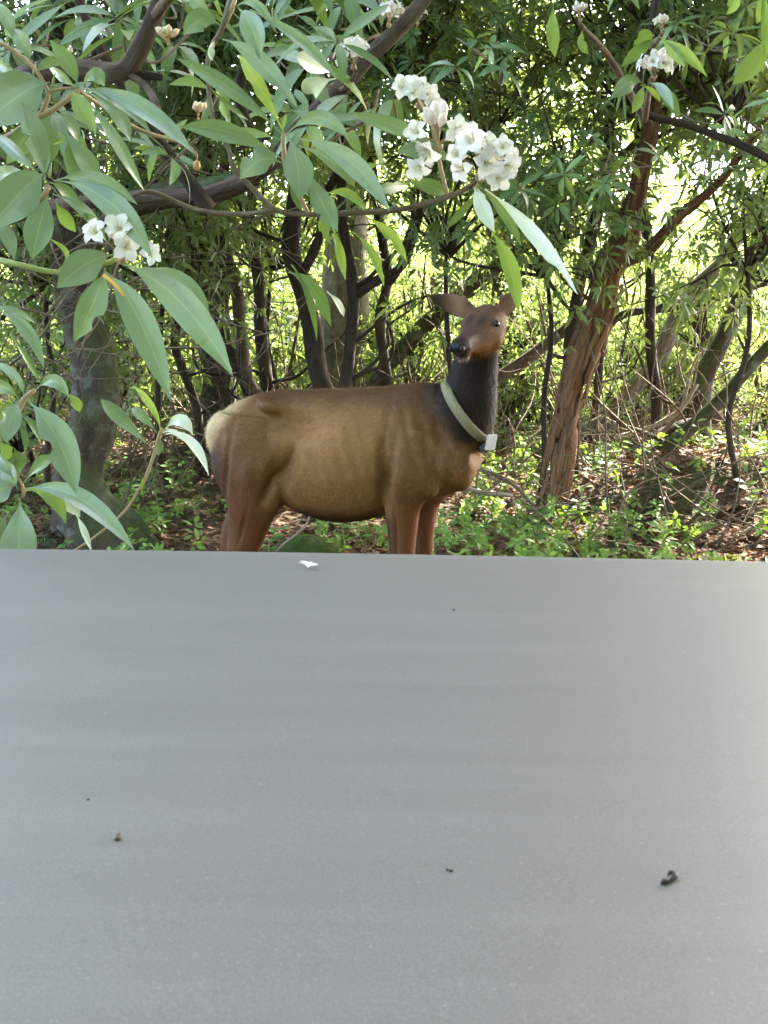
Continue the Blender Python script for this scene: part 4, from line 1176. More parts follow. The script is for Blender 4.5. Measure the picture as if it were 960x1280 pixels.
# a tangle of thin bare twigs in the undergrowth: nobody could count them
def tangle():
    a = Acc(); rg = np.random.default_rng(12)
    def one(x, y, z, dirv, ln, r):
        p = np.array([x, y, z]); d = unit(np.array(dirv)); pts = [p]
        for q in range(4):
            d = unit(d + rg.normal(0, 0.28, 3)); p = p + d * ln / 4; pts.append(p)
        a.tube(pts, [r, r * 0.85, r * 0.7, r * 0.55, r * 0.3], segs=4, step=ln / 10)
        return pts
    for k in range(720):
        Y = rg.uniform(9.0, 17.5); px = rg.uniform(-30, 990)
        if 150 < px < 620 and Y < 10.5: Y += 2.5
        x = (px - 480) / 1500 * Y
        z = float(ground_z(x, Y))
        pts = one(x, Y, z, (rg.normal(0, 0.8), rg.normal(0, 0.3), 1.0 if rg.random() < 0.6 else 0.35), rg.uniform(0.4, 2.2), rg.uniform(0.004, 0.011) * (1.5 if Y > 11 else 1))
        for q in range(2):
            b = pts[rg.integers(1, 4)]
            one(*b, (rg.normal(0, 1), rg.normal(0, 0.5), rg.uniform(-0.3, 0.9)), rg.uniform(0.2, 0.7), 0.004)
    # hanging twigs in the shade on the left
    for k in range(170):
        Y = rg.uniform(6.5, 9.8); px = rg.uniform(-20, 340); py = rg.uniform(180, 480)
        if px > 190: Y += 2.2
        p = P(px, py, Y)
        one(p.x, p.y, p.z, (rg.normal(0, 1), rg.normal(0, 0.3), rg.normal(0, 0.8)), rg.uniform(0.3, 1.1), rg.uniform(0.003, 0.009))
    o = a.build("dead_twigs", MAT['twig'])
    tag(o, "tangle of thin bare twigs through the undergrowth", "twigs", kind='stuff')
tangle()

# ferns and leafy seedlings that can be picked out singly
def fern(label, px, py, Y, n, L, tip_dir=0.0, seed=0, mat='leaf_herb', up=0.9):
    p = P(px, py, Y); base = Vector((p.x, p.y, float(ground_z(p.x, p.y))))
    root = empty("fern", base); tag(root, label, "fern")
    rg = np.random.default_rng(seed)
    for k in range(n):
        a = tip_dir + (k - (n - 1) / 2) * 0.7 + rg.normal(0, 0.15)
        d = np.array([math.sin(a), -0.35 + 0.5 * rg.random(), up])
        c = resample(np.array([np.array(base), np.array(base) + unit(d) * L * 0.5, np.array(base) + unit(d) * L * 0.85 + np.array([math.sin(a) * 0.15, -0.05, -0.06]) * L / 0.3]), 16)
        t, nn, b = frames(c)
        ac = Acc().tube(c, np.linspace(0.004, 0.0015, 16), segs=4, step=L / 12)
        bb, ax, nr, ln = [], [], [], []
        for i in range(3, 16):
            for s in (-1, 1):
                side = unit(np.cross(t[i], [0, -0.6, 0.8])) * s
                bb.append(c[i]); ax.append(side + t[i] * 0.35); nr.append(np.cross(side * s, t[i]) * -1 + np.array([0, 0, 0.5])); ln.append(L * 0.22 * math.sin(math.pi * (i - 1) / 16.5))
        ac.add(*leaf_arrays(np.array(bb), np.array(ax), np.array(nr), np.array(ln), np.array(ln) * 0.42, 0.15, (0.4,), 0.1, 0, np.full(len(bb), rg.random())))
        ac.build("frond", MAT[mat], root)
fern("single upright fern frond in front of the dark bank", 858, 690, 9.5, 1, 0.34, 0.15, 3, 'leaf_young_backlit')
fern("bright yellow-green fern at the foot of the peeling trunk", 718, 672, 9.4, 2, 0.26, 0.9, 5, 'leaf_young_backlit', 0.35)
fern("pale green fern low beside the elk's front legs", 640, 660, 9.5, 3, 0.24, 0.3, 7, 'leaf_young_backlit', 0.4)

def seedling(label, px, py, Y, h, n, L, W, seed, mat='leaf_herb', group=None):
    p = P(px, py, Y); base = Vector((p.x, p.y, float(ground_z(p.x, p.y)) - 0.01))
    rg = np.random.default_rng(seed)
    root = empty("seedling", base); tag(root, label, "plant", group)
    top = base + Vector((rg.normal(0, 0.05), rg.normal(0, 0.04), h))
    mid = (base + top) / 2 + Vector((rg.normal(0, 0.03), 0, 0))
    Acc().tube([base, mid, top], [0.005, 0.004, 0.002], segs=5, step=0.04).build("stem", MAT['stem_green'], root)
    pts = resample(np.array([base, mid, top]), 12)
    for k in range(n):
        i = int(4 + 7 * k / max(1, n - 1)); a = k * 2.4 + rg.normal(0, 0.3)
        d = np.array([[math.cos(a), math.sin(a) * 0.7 - 0.3, 0.25 + 0.3 * rg.random()]])
        f = leaf_arrays(pts[i:i + 1], d, np.array([[0, -0.5, 1.0]]), L * rg.uniform(0.75, 1.15), W * rg.uniform(0.8, 1.15), 0.35, (0.2, 0.5, 0.8), 0.1, 0.06, np.array([rg.random()]))
        Acc().add(*f).build("leaf", MAT[mat], root)
spots = [(660, 622, 10.0, 'a clump of'), (612, 664, 9.2, ''), (655, 600, 10.6, ''), (560, 676, 9.2, ''), (640, 684, 9.0, ''), (590, 640, 9.8, ''), (700, 690, 9.0, ''), (735, 640, 10.0, ''), (760, 610, 10.6, ''), (790, 650, 9.8, ''), (735, 600, 10.8, ''), (770, 668, 9.5, ''),
         (830, 655, 9.7, ''), (868, 600, 10.9, ''), (905, 590, 10.9, ''), (940, 585, 10.8, ''), (935, 640, 10.0, ''), (820, 690, 9.2, ''), (680, 668, 9.4, ''), (640, 640, 9.8, ''), (430, 672, 9.0, ''), (412, 682, 8.8, ''), (455, 676, 9.3, ''), (340, 684, 8.9, ''), (186, 570, 11.5, ''), (215, 590, 11.0, ''), (160, 600, 10.8, ''), (200, 640, 10.0, ''), (170, 660, 9.8, ''), (230, 625, 10.3, ''), (150, 575, 11.8, ''), (240, 560, 12, '')]
for k, (px, py, Y, _) in enumerate(spots):
    ph = "left of the elk's hind legs" if px < 260 else "under the elk's belly" if px < 480 else "by the elk's front legs" if px < 625 else "round the foot of the peeling trunk" if px < 745 else "below the sprawling trunk" if px < 850 else "on the bank near the picture's edge"
    lab = ("bright yellow-green" if k % 4 == 0 else "mid green") + (" seedling close to the hood's edge " if py > 655 else " seedling ") + ph
    seedling(lab, px, py, Y, rg.uniform(0.12, 0.34), int(rg.integers(6, 12)), rg.uniform(0.09, 0.14), rg.uniform(0.035, 0.055), 40 + k, 'leaf_young_backlit' if k % 4 == 0 else 'leaf_herb', lab.replace("seedling", "seedlings"))
# ------------------------------------------------------------------ unseen wood added behind the photographer to cut low sky light
def build_blocking_wood():
    a = Acc(); rg = np.random.default_rng(15)
    n = 7200
    x = rg.uniform(-26, 26, n); y = rg.uniform(-13.5, -8.0, n)
    m = 1700                                     # added at the side to block bright sky glaring on the hood
    x = np.concatenate([x, rg.uniform(9.0, 13.5, m)]); y = np.concatenate([y, rg.uniform(-9, 7, m)]); n = len(x)
    top = 12.5 + 1.5 * np.sin(x * 0.5) + 1.0 * np.sin(x * 1.3 + 2)
    z = 0.1 + rg.random(n) * top
    a.add(*whorl_cloud(np.stack([x, y, z], -1), rg.normal(0, 0.5, (n, 3)) + np.array([0, 0.2, 0.8]), 6, 0.55, 0.24, 0.4, rg, sect=(0.5,)))
    tag(a.build("sky_blocking_wood", MAT['leaf_crown']), "unseen dark wood added behind and beside the photographer to block sky light", "wood", kind='stuff')
build_blocking_wood()
# ------------------------------------------------------------------ the near rhododendrons: every leaf a part
def hero_leaf(parent, b, tp, w, Y, dY=0.0, mid=None, roll=0.0, mat='leaf_hero', stalk=0.10, flip=False, seed=0, fold=0.16, name="leaf", wave=0.0):
    """b, tp: base and tip as photo pixels at distance Y (tip Y + dY); mid: where the blade bends"""
    rg = np.random.default_rng(int(seed * 977 + b[0] * 13 + b[1] * 7 + tp[0]) % 99991)
    p0 = np.array(P(b[0], b[1], Y)); p2 = np.array(P(tp[0], tp[1], Y + dY))
    if mid is None:
        m = ((b[0] + tp[0]) / 2 + rg.normal(0, 3), (b[1] + tp[1]) / 2 - abs(tp[0] - b[0]) * 0.07 + rg.normal(0, 2))
    else:
        m = mid
    pm = np.array(P(m[0], m[1], Y + dY * 0.35 - 0.012))
    p1 = 2 * pm - 0.5 * (p0 + p2)
    ns = 16
    tt = np.linspace(0, 1, ns)[:, None]
    c = (1 - tt) ** 2 * p0 + 2 * tt * (1 - tt) * p1 + tt ** 2 * p2
    tan = unit(np.gradient(c, axis=0))
    view = unit(np.array([0, 0, CAM_Z]) - c)
    side = unit(np.cross(tan, view)); nrm = np.cross(side, tan)
    roll = roll + rg.normal(0, 0.18); fold = fold * rg.uniform(0.4, 2.0)
    hw = M(w, Y) * 0.46 / max(0.35, math.cos(roll))
    V, U = [], []
    ph = rg.uniform(0, 6.28)
    bite = rg.uniform(0.35, 0.9) if rg.random() < 0.3 else -1; bs = rg.choice((-1, 1)); bd = rg.uniform(0.25, 0.6)
    for i in range(ns):
        t = i / (ns - 1)
        u = max(0.0, (t - stalk) / (1 - stalk))
        prof = (math.sin(math.pi * u ** 1.12) ** 0.9 if 0 < u < 1 else 0.0)
        prof *= 1 - 0.25 * max(0, u - 0.85) / 0.15
        wd = max(hw * prof, 0.0016 if i < ns - 1 else 0.0006)
        r = roll + 0.25 * math.sin(t * 3 + ph) * 0.3
        s = side[i] * math.cos(r) + nrm[i] * math.sin(r); n = nrm[i] * math.cos(r) - side[i] * math.sin(r)
        wv = 0.10 * wd * math.sin(t * 11 + ph)
        lift = n * (fold * wd)
        wl_ = wd * (1 - bd * (abs(t - bite) < 0.06) * (bs < 0)); wr_ = wd * (1 - bd * (abs(t - bite) < 0.06) * (bs > 0))
        V += [c[i] - s * wl_ + lift + n * wv, c[i] - s * wd * 0.5 + lift * 0.35, c[i] - n * 0.0006, c[i] + s * wd * 0.5 + lift * 0.35, c[i] + s * wr_ + lift - n * wv]
        U += [(0, t), (0.25, t), (0.5, t), (0.75, t), (1, t)]
    F = []
    for i in range(ns - 1):
        for e in range(4):
            a = i * 5 + e
            f = (a, a + 1, a + 6, a + 5)
            F.append(f[::-1] if flip else f)
    o = link(name, np_mesh("leaf", np.array(V), [np.array(F)], np.array(U), np.full(len(V), rg.random())), MAT[mat], parent)
    return o

def stem(parent, pts, mat='stem_tan', name="branch", rough=0.06, segs=8):
    V, F, uv = tube_data([P(x, y, Y) for x, y, w, Y in pts], [M(w, Y) * 0.5 for x, y, w, Y in pts], segs=segs, step=0.012, rough=rough, seed=len(pts))
    return link(name, np_mesh(name, V, F, uv), MAT[mat], parent)

# flower meshes, shared by every truss
t = NT("rhododendron_petal")
uvn = t.n("ShaderNodeTexCoord").outputs["UV"]
sp = t.n("ShaderNodeSeparateXYZ"); t.l(uvn, sp.inputs[0])
c = t.ramp(sp.outputs[1], [(0.0, (0.62, 0.60, 0.22)), (0.3, (0.87, 0.87, 0.76)), (0.55, (0.90, 0.89, 0.88)), (1.0, (0.90, 0.88, 0.88))])
oi = t.n("ShaderNodeObjectInfo")
c = t.mix(t.math('MULTIPLY', oi.outputs['Random'], 0.5), c, (0.88, 0.80, 0.66))
t.set(color=c, rough=0.5, spec=0.3)
tr = t.n("ShaderNodeBsdfTranslucent"); tr.inputs[0].default_value = (0.8, 0.78, 0.72, 1)
mx = t.n("ShaderNodeMixShader"); mx.inputs[0].default_value = 0.3
t.l(t.b.outputs[0], mx.inputs[1]); t.l(tr.outputs[0], mx.inputs[2]); t.l(mx.outputs[0], t.out.inputs[0])
MAT['petal'] = t.m
MAT['bud'] = plain_mat("flower_bud", (0.86, 0.76, 0.66), 0.5, 0.3, 0.15, 60, 0.1, 0.25)
MAT['bud_peach'] = plain_mat("peach_bud", (0.85, 0.66, 0.44), 0.5, 0.3, 0.2, 60, 0.1, 0.2)
MAT['bud_scale'] = plain_mat("bud_scale", (0.50, 0.27, 0.09), 0.6, 0.3, 0.3)

def petal_pts(ang, R0, tube_len, spread, wid):
    """one lobe of the corolla; +Z is the way the flower faces"""
    V, U = [], []
    for i, u in enumerate(np.linspace(0, 1, 6)):
        r = 0.10 * R0 + u ** 1.3 * R0
        z = tube_len * (1 - (1 - min(1, u * 1.6)) ** 2) - spread * R0 * max(0, u - 0.45) ** 1.5
        half = wid * R0 * (0.28 + 0.72 * math.sin(math.pi * min(1.0, 0.10 + u * 0.78)) ** 0.8) * (1 if u < 0.95 else 0.42)
        for e in np.linspace(-1, 1, 5):
            x, y = r * (1 - 0.10 * e * e * u), half * e
            zz = z + 0.12 * R0 * e * e * u + 0.09 * R0 * math.sin(e * 6 + ang * 3) * u * u
            V.append((x * math.cos(ang) - y * math.sin(ang), x * math.sin(ang) + y * math.cos(ang), zz)); U.append((e * 0.5 + 0.5, u))
    F = []
    for i in range(5):
        for e in range(4):
            a = i * 5 + e
            F.append((a, a + 5, a + 6, a + 1))
    return np.array(V), [np.array(F)], np.array(U)

def flower_mesh(seed, R0=0.029):
    a = Acc(); rg = np.random.default_rng(seed)
    for k in range(5):
        a.add(*petal_pts(k * 2 * math.pi / 5 + rg.normal(0, 0.08), R0 * rg.uniform(0.9, 1.1), 0.016 * rg.uniform(0.8, 1.2), rg.uniform(0.2, 0.7), 0.40))
    for k in range(6):
        an = rg.uniform(0, 6.28); q = rg.uniform(0.004, 0.011)
        V, F, uv = tube_data([(0, 0, 0.002), (math.cos(an) * q * 0.6, math.sin(an) * q * 0.6, 0.014), (math.cos(an) * q, math.sin(an) * q, 0.026)], [0.0006, 0.0005, 0.0009], segs=4, step=0.01)
        uv[:, 1] = 0.35
        a.add(V, F, uv)
    me = a.mesh("flower"); me.materials.append(MAT['petal'])
    return me
def bud_mesh(mat, seed, L=0.03, r=0.0075):
    V, F, uv = tube_data([(0, 0, 0), (0, 0, L * 0.35), (0, 0.0008, L * 0.7), (0, 0, L)], [r * 0.35, r * 0.85, r, r * 0.12], segs=10, step=L / 8, rough=0.12, seed=seed)
    me = Acc().add(V, F, uv).mesh("flower_bud"); me.materials.append(MAT[mat])
    return me
FLOWERS = [flower_mesh(i) for i in range(4)]
BUDS = [bud_mesh('bud', 1), bud_mesh('bud', 2, 0.024, 0.006)]
PBUDS = [bud_mesh('bud_peach', 3, 0.02, 0.0055), bud_mesh('bud_peach', 4, 0.016, 0.005)]

def put(name, me, parent, loc, zdir, sc, rg, up=(0, 0, 1)):
    o = bpy.data.objects.new(name, me); col.objects.link(o); o.parent = parent
    q = Vector(zdir).normalized().to_track_quat('Z', 'Y').to_matrix() @ Matrix.Rotation(rg.uniform(0, 6.28), 3, 'Z')
    o.matrix_basis = parent_matrix(parent).inverted() @ Matrix.LocRotScale(Vector(loc), q, Vector((sc, sc, sc)))
    return o

def truss(parent, px, py, Y, size, nfl, nbud, seed, axis=(0, -0.35, 1), spots=None, kind=0, label=None):
    """flower truss: a hub with bud scales and stalks, its flowers and buds as its pieces"""
    rg = np.random.default_rng(seed)
    c = np.array(P(px, py, Y)); A = unit(np.array(axis)); rr = M(size, Y) * 0.5
    view = unit(np.array([0, 0, CAM_Z]) - c)
    hub = Acc()
    hub.add(*ellipsoid(c - A * rr * 0.55, (rr * 0.16, rr * 0.16, rr * 0.2), None, 10, 6))
    jobs = []
    for k in range(nfl):
        if spots:
            sx, sy = spots[k % len(spots)]
            e = np.array(P(px + sx, py + sy, Y)) + view * rr * 0.35 * rg.uniform(0.6, 1.3)
            d = unit(unit(e - c) * 0.75 + view * rg.uniform(0.3, 1.0) + A * 0.1 + rg.normal(0, 0.2, 3))
        else:
            an = k * 2.4 + rg.normal(0, 0.2); el = rg.uniform(0.0, 0.9)
            S = unit(np.cross(A, [1.0, 0.2, 0])); T = np.cross(A, S)
            d = unit((S * math.cos(an) + T * math.sin(an)) * math.cos(el) + A * math.sin(el) + view * 0.25)
            e = c + d * rr * 0.65
        jobs.append((e, d))
    for k in range(nbud):
        an = k * 2.4; el = rg.uniform(0.5, 1.35)
        S = unit(np.cross(A, [1.0, 0.2, 0])); T = np.cross(A, S)
        d = unit((S * math.cos(an) + T * math.sin(an)) * math.cos(el) + A * math.sin(el))
        jobs.append((c + d * rr * 0.30, d))
    for e, d in jobs:
        hub.tube([c - A * rr * 0.5, c - A * rr * 0.3 + (e - c) * 0.3, e], [0.0016, 0.0013, 0.0013], segs=5, step=0.012)
    h = hub.build("flower_truss", MAT['stem_tan'] if kind == 0 else MAT['bud_scale'], parent)
    if label: h['label'] = label
    for k in range(nfl):
        e, d = jobs[k]
        put("flower", FLOWERS[(k + seed) % 4], h, e, d, rr / 0.057 * rg.uniform(0.78, 1.15), rg)
    src = BUDS if kind == 0 else PBUDS
    for k in range(nbud):
        e, d = jobs[nfl + k]
        put("flower_bud", src[k % 2], h, e, d, rr / 0.042 * rg.uniform(0.85, 1.2) if kind == 0 else rr / 0.015 * rg.uniform(0.85, 1.15), rg)
    return h

# ---- bush reaching in from the side, with the half-open flowers
D = 2.42
B1 = empty("rhododendron", (-1.25, 2.7, 0.05))
tag(B1, "near rhododendron reaching in from the side, white flowers hanging below its long leaves", "rhododendron")
stem(B1, [(-320, 1400, 60, 2.7), (-250, 900, 52, 2.7), (-170, 500, 44, 2.65), (-120, 250, 34, 2.6), (-95, 60, 24, 2.55), (-70, -120, 16, 2.5)], 'bark_brown', "trunk", 0.12, 12)
stem(B1, [(-125, 340, 16, 2.6), (-40, 318, 10, 2.5), (2, 326, 8, 2.44), (25, 331, 7, D), (78, 341, 7, D), (135, 328, 7, D), (146, 322, 6, D)], 'stem_green')
stem(B1, [(-110, 170, 14, 2.6), (-30, 215, 9, 2.5), (20, 262, 7, 2.46), (52, 248, 7, D), (60, 232, 7, D)], 'stem_tan')
stem(B1, [(-100, 110, 14, 2.55), (-20, 175, 8, 2.5), (48, 147, 7, D), (72, 133, 7, D), (98, 113, 6, D)], 'stem_tan')
stem(B1, [(48, 147, 6, D), (58, 128, 6, D), (60, 115, 5, D), (45, 88, 5, D), (25, 70, 5, D), (-10, 50, 5, D), (-95, 30, 8, 2.5)], 'stem_tan')
stem(B1, [(60, 116, 4, D), (76, 111, 4, D), (95, 110, 3, D)], 'stem_tan')
LV1 = [ # base, tip, width, dY, mid, roll, mat
 ((57, 216), (-14, 288), 54, -0.05, (28, 238), 0, 'leaf_hero'), ((61, 240), (40, 324), 37, -0.05, (50, 280), 0, 'leaf_hero'), ((57, 222), (27, 128), 31, -0.04, (46, 178), 0, 'leaf_hero'),
 ((47, 216), (-14, 162), 17, 0.05, (22, 192), 0.6, 'leaf_hero'), ((68, 226), (172, 256), 21, -0.02, (118, 224), 0.4, 'leaf_hero'), ((72, 226), (190, 322), 33, -0.12, (136, 252), 0.2, 'leaf_hero'),
 ((66, 243), (134, 304), 16, 0.06, (102, 262), 0.5, 'leaf_hero'), ((62, 228), (100, 262), 17, 0.1, None, 0.3, 'leaf_hero'), ((-16, 270), (18, 324), 20, -0.02, (6, 290), 0.2, 'leaf_hero'),
 ((56, 226), (48, 168), 24, 0.12, None, 0.2, 'leaf_hero'), ((52, 232), (-12, 218), 26, 0.1, None, 0.2, 'leaf_hero'),
 ((62, 103), (-22, 158), 62, -0.02, (26, 118), 0, 'leaf_hero'), ((38, 78), (14, 36), 20, 0, (30, 55), 0.2, 'leaf_hero'), ((17, 54), (-8, 2), 18, 0, (10, 26), 0.2, 'leaf_hero'),
 ((86, 88), (46, 90), 14, 0, (66, 76), 0.5, 'leaf_hero'), ((26, 102), (-14, 74), 15, 0.04, None, 0.4, 'leaf_hero'), ((98, 110), (62, 50), 21, -0.04, (86, 80), 0.2, 'leaf_hero'),
 ((86, 111), (120, 168), 24, -0.06, (102, 134), 0.1, 'leaf_young_backlit'), ((107, 111), (243, 192), 24, -0.1, (172, 132), 0.35, 'leaf_hero'), ((104, 116), (190, 168), 18, -0.02, (142, 122), 0.5, 'leaf_hero'), ((107, 115), (164, 178), 21, 0.02, (142, 138), 0.3, 'leaf_hero'),
 ((106, 120), (180, 238), 17, 0.1, (142, 172), 0.5, 'leaf_hero'), ((104, 108), (131, 108), 20, 0.0, (118, 94), 0.3, 'leaf_hero'), ((60, 120), (30, 90), 12, 0.05, None, 0.3, 'leaf_hero'),
 ((66, 143), (100, 180), 16, 0.03, (86, 152), 0.4, 'leaf_hero'), ((78, 162), (130, 242), 25, 0.05, (104, 196), 0.1, 'leaf_hero'), ((98, 112), (62, 86), 12, 0.05, (78, 96), 0.4, 'leaf_hero'),
 ((48, 150), (8, 205), 30, 0.1, None, 0.1, 'leaf_hero'), ((52, 148), (62, 205), 24, 0.12, None, 0.2, 'leaf_hero'), ((66, 180), (72, 165), 8, 0.0, None, 0.2, 'leaf_young_backlit'),
 ((143, 318), (71, 360), 42, -0.05, (108, 330), 0, 'leaf_hero'), ((132, 334), (92, 427), 37, -0.02, (118, 376), 0, 'leaf_hero'), ((132, 341), (214, 502), 40, -0.1, (170, 392), 0, 'leaf_hero'),
 ((148, 328), (291, 470), 42, -0.12, (222, 374), 0, 'leaf_hero'), ((176, 335), (263, 406), 24, -0.05, (228, 352), 0.3, 'leaf_hero'), ((70, 340), (60, 298), 7, 0.0, (84, 318), 0.3, 'leaf_young_backlit'), ((138, 300), (92, 270), 9, 0.05, (118, 274), 0.4, 'leaf_hero'),
 ((-10, 386), (55, 460), 17, -0.03, (30, 410), 0.4, 'leaf_hero'), ((-14, 384), (44, 404), 9, 0.02, (16, 388), 0.6, 'leaf_hero'), ((12, 414), (52, 480), 9, 0.1, None, 0.5, 'leaf_mid'), ((70, 252), (95, 290), 18, 0.15, None, 0.0, 'leaf_young_backlit')]
for i, (b, tp, w, dy, md, rl, mt) in enumerate(LV1):
    hero_leaf(B1, b, tp, w, D, dy, md, rl, mt, seed=i)
stem(B1, [(130, 344, 5, D - .01), (144, 356, 5, D - .02), (155, 371, 4, D - .03)], 'stem_yellow', "dead_stalk")
truss(B1, 153, 306, 2.36, 66, 4, 4, 5, (0.1, -0.3, 1), [(-31, -14), (32, 12), (4, 2), (-3, -18)])
Acc().add(*ellipsoid(P(246, 207, 2.6), (0.008, 0.008, 0.011), None, 12, 8)).build("leaf_bud", MAT['bud_scale'], B1)
stem(B1, [(246, 200, 3, 2.6), (244, 190, 3, 2.6), (225, 178, 4, 2.6), (170, 160, 5, 2.6), (98, 113, 5, 2.45)], 'stem_tan')
for (x, y, s) in ((42, 86, 9), (66, 100, 9), (106, 100, 9), (62, 212, 10)):
    stem(B1, [(x, y + s, 3, D), (x + 1, y, 3.4, D), (x + 3, y - s, 0.8, D)], 'stem_green', "leaf_bud")

# ---- low bush, its leaves drooping behind the hood
D2 = 2.55
B2 = empty("rhododendron", (-0.95, 2.75, 0.05))
tag(B2, "low rhododendron whose broad pale-green leaves hang behind the hood's far edge", "rhododendron")
stem(B2, [(-60, 1500, 34, 2.75), (-50, 1000, 30, 2.72), (-40, 760, 24, 2.68), (-20, 660, 14, 2.62), (8, 622, 9, D2), (20, 613, 8, D2)], 'bark_brown', "trunk", 0.1, 10)
stem(B2, [(-40, 760, 16, 2.68), (-45, 640, 12, 2.64), (-20, 560, 9, 2.6), (14, 524, 8, D2), (25, 510, 7, D2), (30, 498, 7, D2), (44, 487, 5, D2)], 'stem_tan')
LV2 = [((34, 501), (96, 618), 44, -0.08, (70, 545), 0, 'leaf_hero'), ((44, 488), (86, 497), 19, -0.04, (66, 476), 0.2, 'leaf_hero'), ((84, 492), (100, 515), 14, 0.02, (94, 502), 0.2, 'leaf_young_backlit'), ((24, 500), (8, 554), 29, -0.06, (14, 522), 0, 'leaf_hero'), ((30, 499), (-8, 452), 13, 0.02, (20, 472), 0.4, 'leaf_hero'),
 ((24, 499), (-16, 480), 17, 0.02, (6, 484), 0.3, 'leaf_hero'), ((23, 520), (33, 566), 10, -0.02, (30, 540), 0.2, 'leaf_mid'), ((26, 520), (51, 553), 11, 0, (40, 530), 0.3, 'leaf_mid'), ((28, 503), (-14, 528), 24, 0.06, None, 0.2, 'leaf_hero'), ((-2, 548), (16, 580), 22, 0.1, None, 0, 'leaf_young_backlit'),
 ((25, 622), (22, 728), 47, -0.10, (24, 672), 0, 'leaf_hero'), ((26, 613), (168, 688), 27, -0.14, (94, 620), 0.2, 'leaf_hero'), ((30, 614), (82, 654), 22, -0.05, (62, 618), 0.3, 'leaf_young_backlit'), ((30, 603), (69, 572), 17, -0.02, (50, 580), 0.2, 'leaf_hero'), ((20, 607), (-16, 630), 32, -0.02, (2, 612), 0, 'leaf_hero'),
 ((17, 600), (-8, 562), 13, 0.02, None, 0.4, 'leaf_hero'), ((22, 612), (-2, 580), 24, 0.05, None, 0.1, 'leaf_hero'), ((26, 606), (10, 566), 16, 0.1, None, 0.2, 'leaf_hero'), ((96, 644), (115, 690), 9, -0.02, (104, 662), 0.2, 'leaf_pale'), ((60, 622), (100, 646), 22, 0.03, (82, 626), 0.1, 'leaf_pale'), ((12, 640), (-8, 690), 30, 0.08, None, 0.1, 'leaf_hero'), ((18, 560), (26, 590), 26, 0.14, None, 0, 'leaf_mid')]
for i, (b, tp, w, dy, md, rl, mt) in enumerate(LV2):
    hero_leaf(B2, b, tp, w, D2, dy, md, rl, mt, seed=100 + i)
stem(B2, [(28, 622, 4, D2), (30, 612, 5, D2), (24, 598, 2, D2)], 'stem_tan', "leaf_bud")

# ---- a small sprig standing before the elk's rump
D3 = 2.75
B3 = empty("rhododendron_sprig", P(-60, 1500, 2.8))
tag(B3, "slender rhododendron sprig with a few narrow leaves, in front of the elk's rump", "rhododendron")
stem(B3, [(-60, 1500, 22, 2.8), (-50, 900, 14, 2.8), (20, 720, 8, 2.8), (90, 690, 3.5, D3), (150, 645, 3, D3), (176, 608, 3.5, D3), (184, 592, 4, D3), (192, 570, 4.5, D3), (199, 545, 5, D3), (203, 536, 4, D3)], 'stem_tan', "stem", 0.12)
for i, (b, tp, w, dy, md, rl, mt) in enumerate([((192, 562), (126, 499), 20, -0.05, (152, 524), 0.1, 'leaf_hero'), ((196, 541), (164, 511), 15, 0.0, (178, 520), 0.1, 'leaf_hero'), ((201, 540), (166, 482), 11, 0.04, (190, 508), 0.5, 'leaf_young_backlit'), ((206, 538), (241, 543), 18, -0.04, (224, 525), 0.2, 'leaf_pale'),
        ((206, 543), (261, 594), 14, -0.08, (236, 551), 0.4, 'leaf_pale'), ((204, 541), (236, 556), 8, 0.0, (218, 540), 0.4, 'leaf_pale'), ((201, 546), (198, 570), 9, 0.05, None, 0.2, 'leaf_hero'), ((181, 596), (178, 618), 4, 0, None, 0.3, 'leaf_young_backlit')]):
    hero_leaf(B3, b, tp, w, D3, dy, md, rl, mt, seed=200 + i)

# ---- the bush above: thick dark limb, red stem, long leaves and the big white truss
D4 = 2.5
B4 = empty("rhododendron", (-0.6, 3.6, 0.05))
tag(B4, "rhododendron overhead with the big white flower truss hanging above the elk's head", "rhododendron")
stem(B4, [(-420, 1250, 80, 3.6), (-340, 700, 70, 3.6), (-220, 350, 54, 3.55), (-90, 180, 40, 3.4), (30, 100, 30, 3.3), (90, 88, 26, 3.25), (140, 92, 24, 3.2), (160, 84, 24, 3.2), (176, 58, 24, 3.15), (192, 22, 22, 3.1), (208, -30, 20, 3.1), (225, -140, 16, 3.0)], 'bark_brown', "trunk", 0.12, 14)
stem(B4, [(155, 92, 14, 3.2), (180, 94, 11, 3.2), (203, 97, 8, 3.2)], 'bark_dark')
stem(B4, [(160, 92, 9, 3.2), (182, 108, 9, 3.15), (196, 132, 9, 3.1), (202, 160, 6, 3.1)], 'bark_brown')
stem(B4, [(192, 22, 14, 3.1), (260, -60, 10, 2.8), (300, -50, 8, 2.6), (285, 10, 7, D4), (276, 40, 7, D4), (268, 52, 6, D4), (260, 75, 6, D4), (260, 105, 5, D4), (264, 135, 5, D4), (268, 155, 5, D4), (285, 185, 5, D4), (292, 210, 6, D4), (312, 232, 7, D4), (345, 262, 7, D4), (385, 268, 7, D4), (440, 266, 7, D4), (500, 262, 7, D4), (560, 246, 7, D4), (592, 230, 7, D4), (598, 216, 6, D4)], 'twig', "branch", 0.15)
stem(B4, [(385, 268, 6, D4), (372, 240, 6, D4), (358, 210, 6, D4), (354, 180, 6, D4), (355, 166, 5, D4)], 'stem_tan')
stem(B4, [(300, -30, 6, 2.55), (292, 5, 6, D4), (282, 28, 6, D4)], 'stem_tan')
stem(B4, [(345, 262, 6, D4), (300, 268, 6, 2.55), (245, 262, 6, 2.6), (190, 240, 6, 2.6), (165, 245, 5, 2.6)], 'twig')
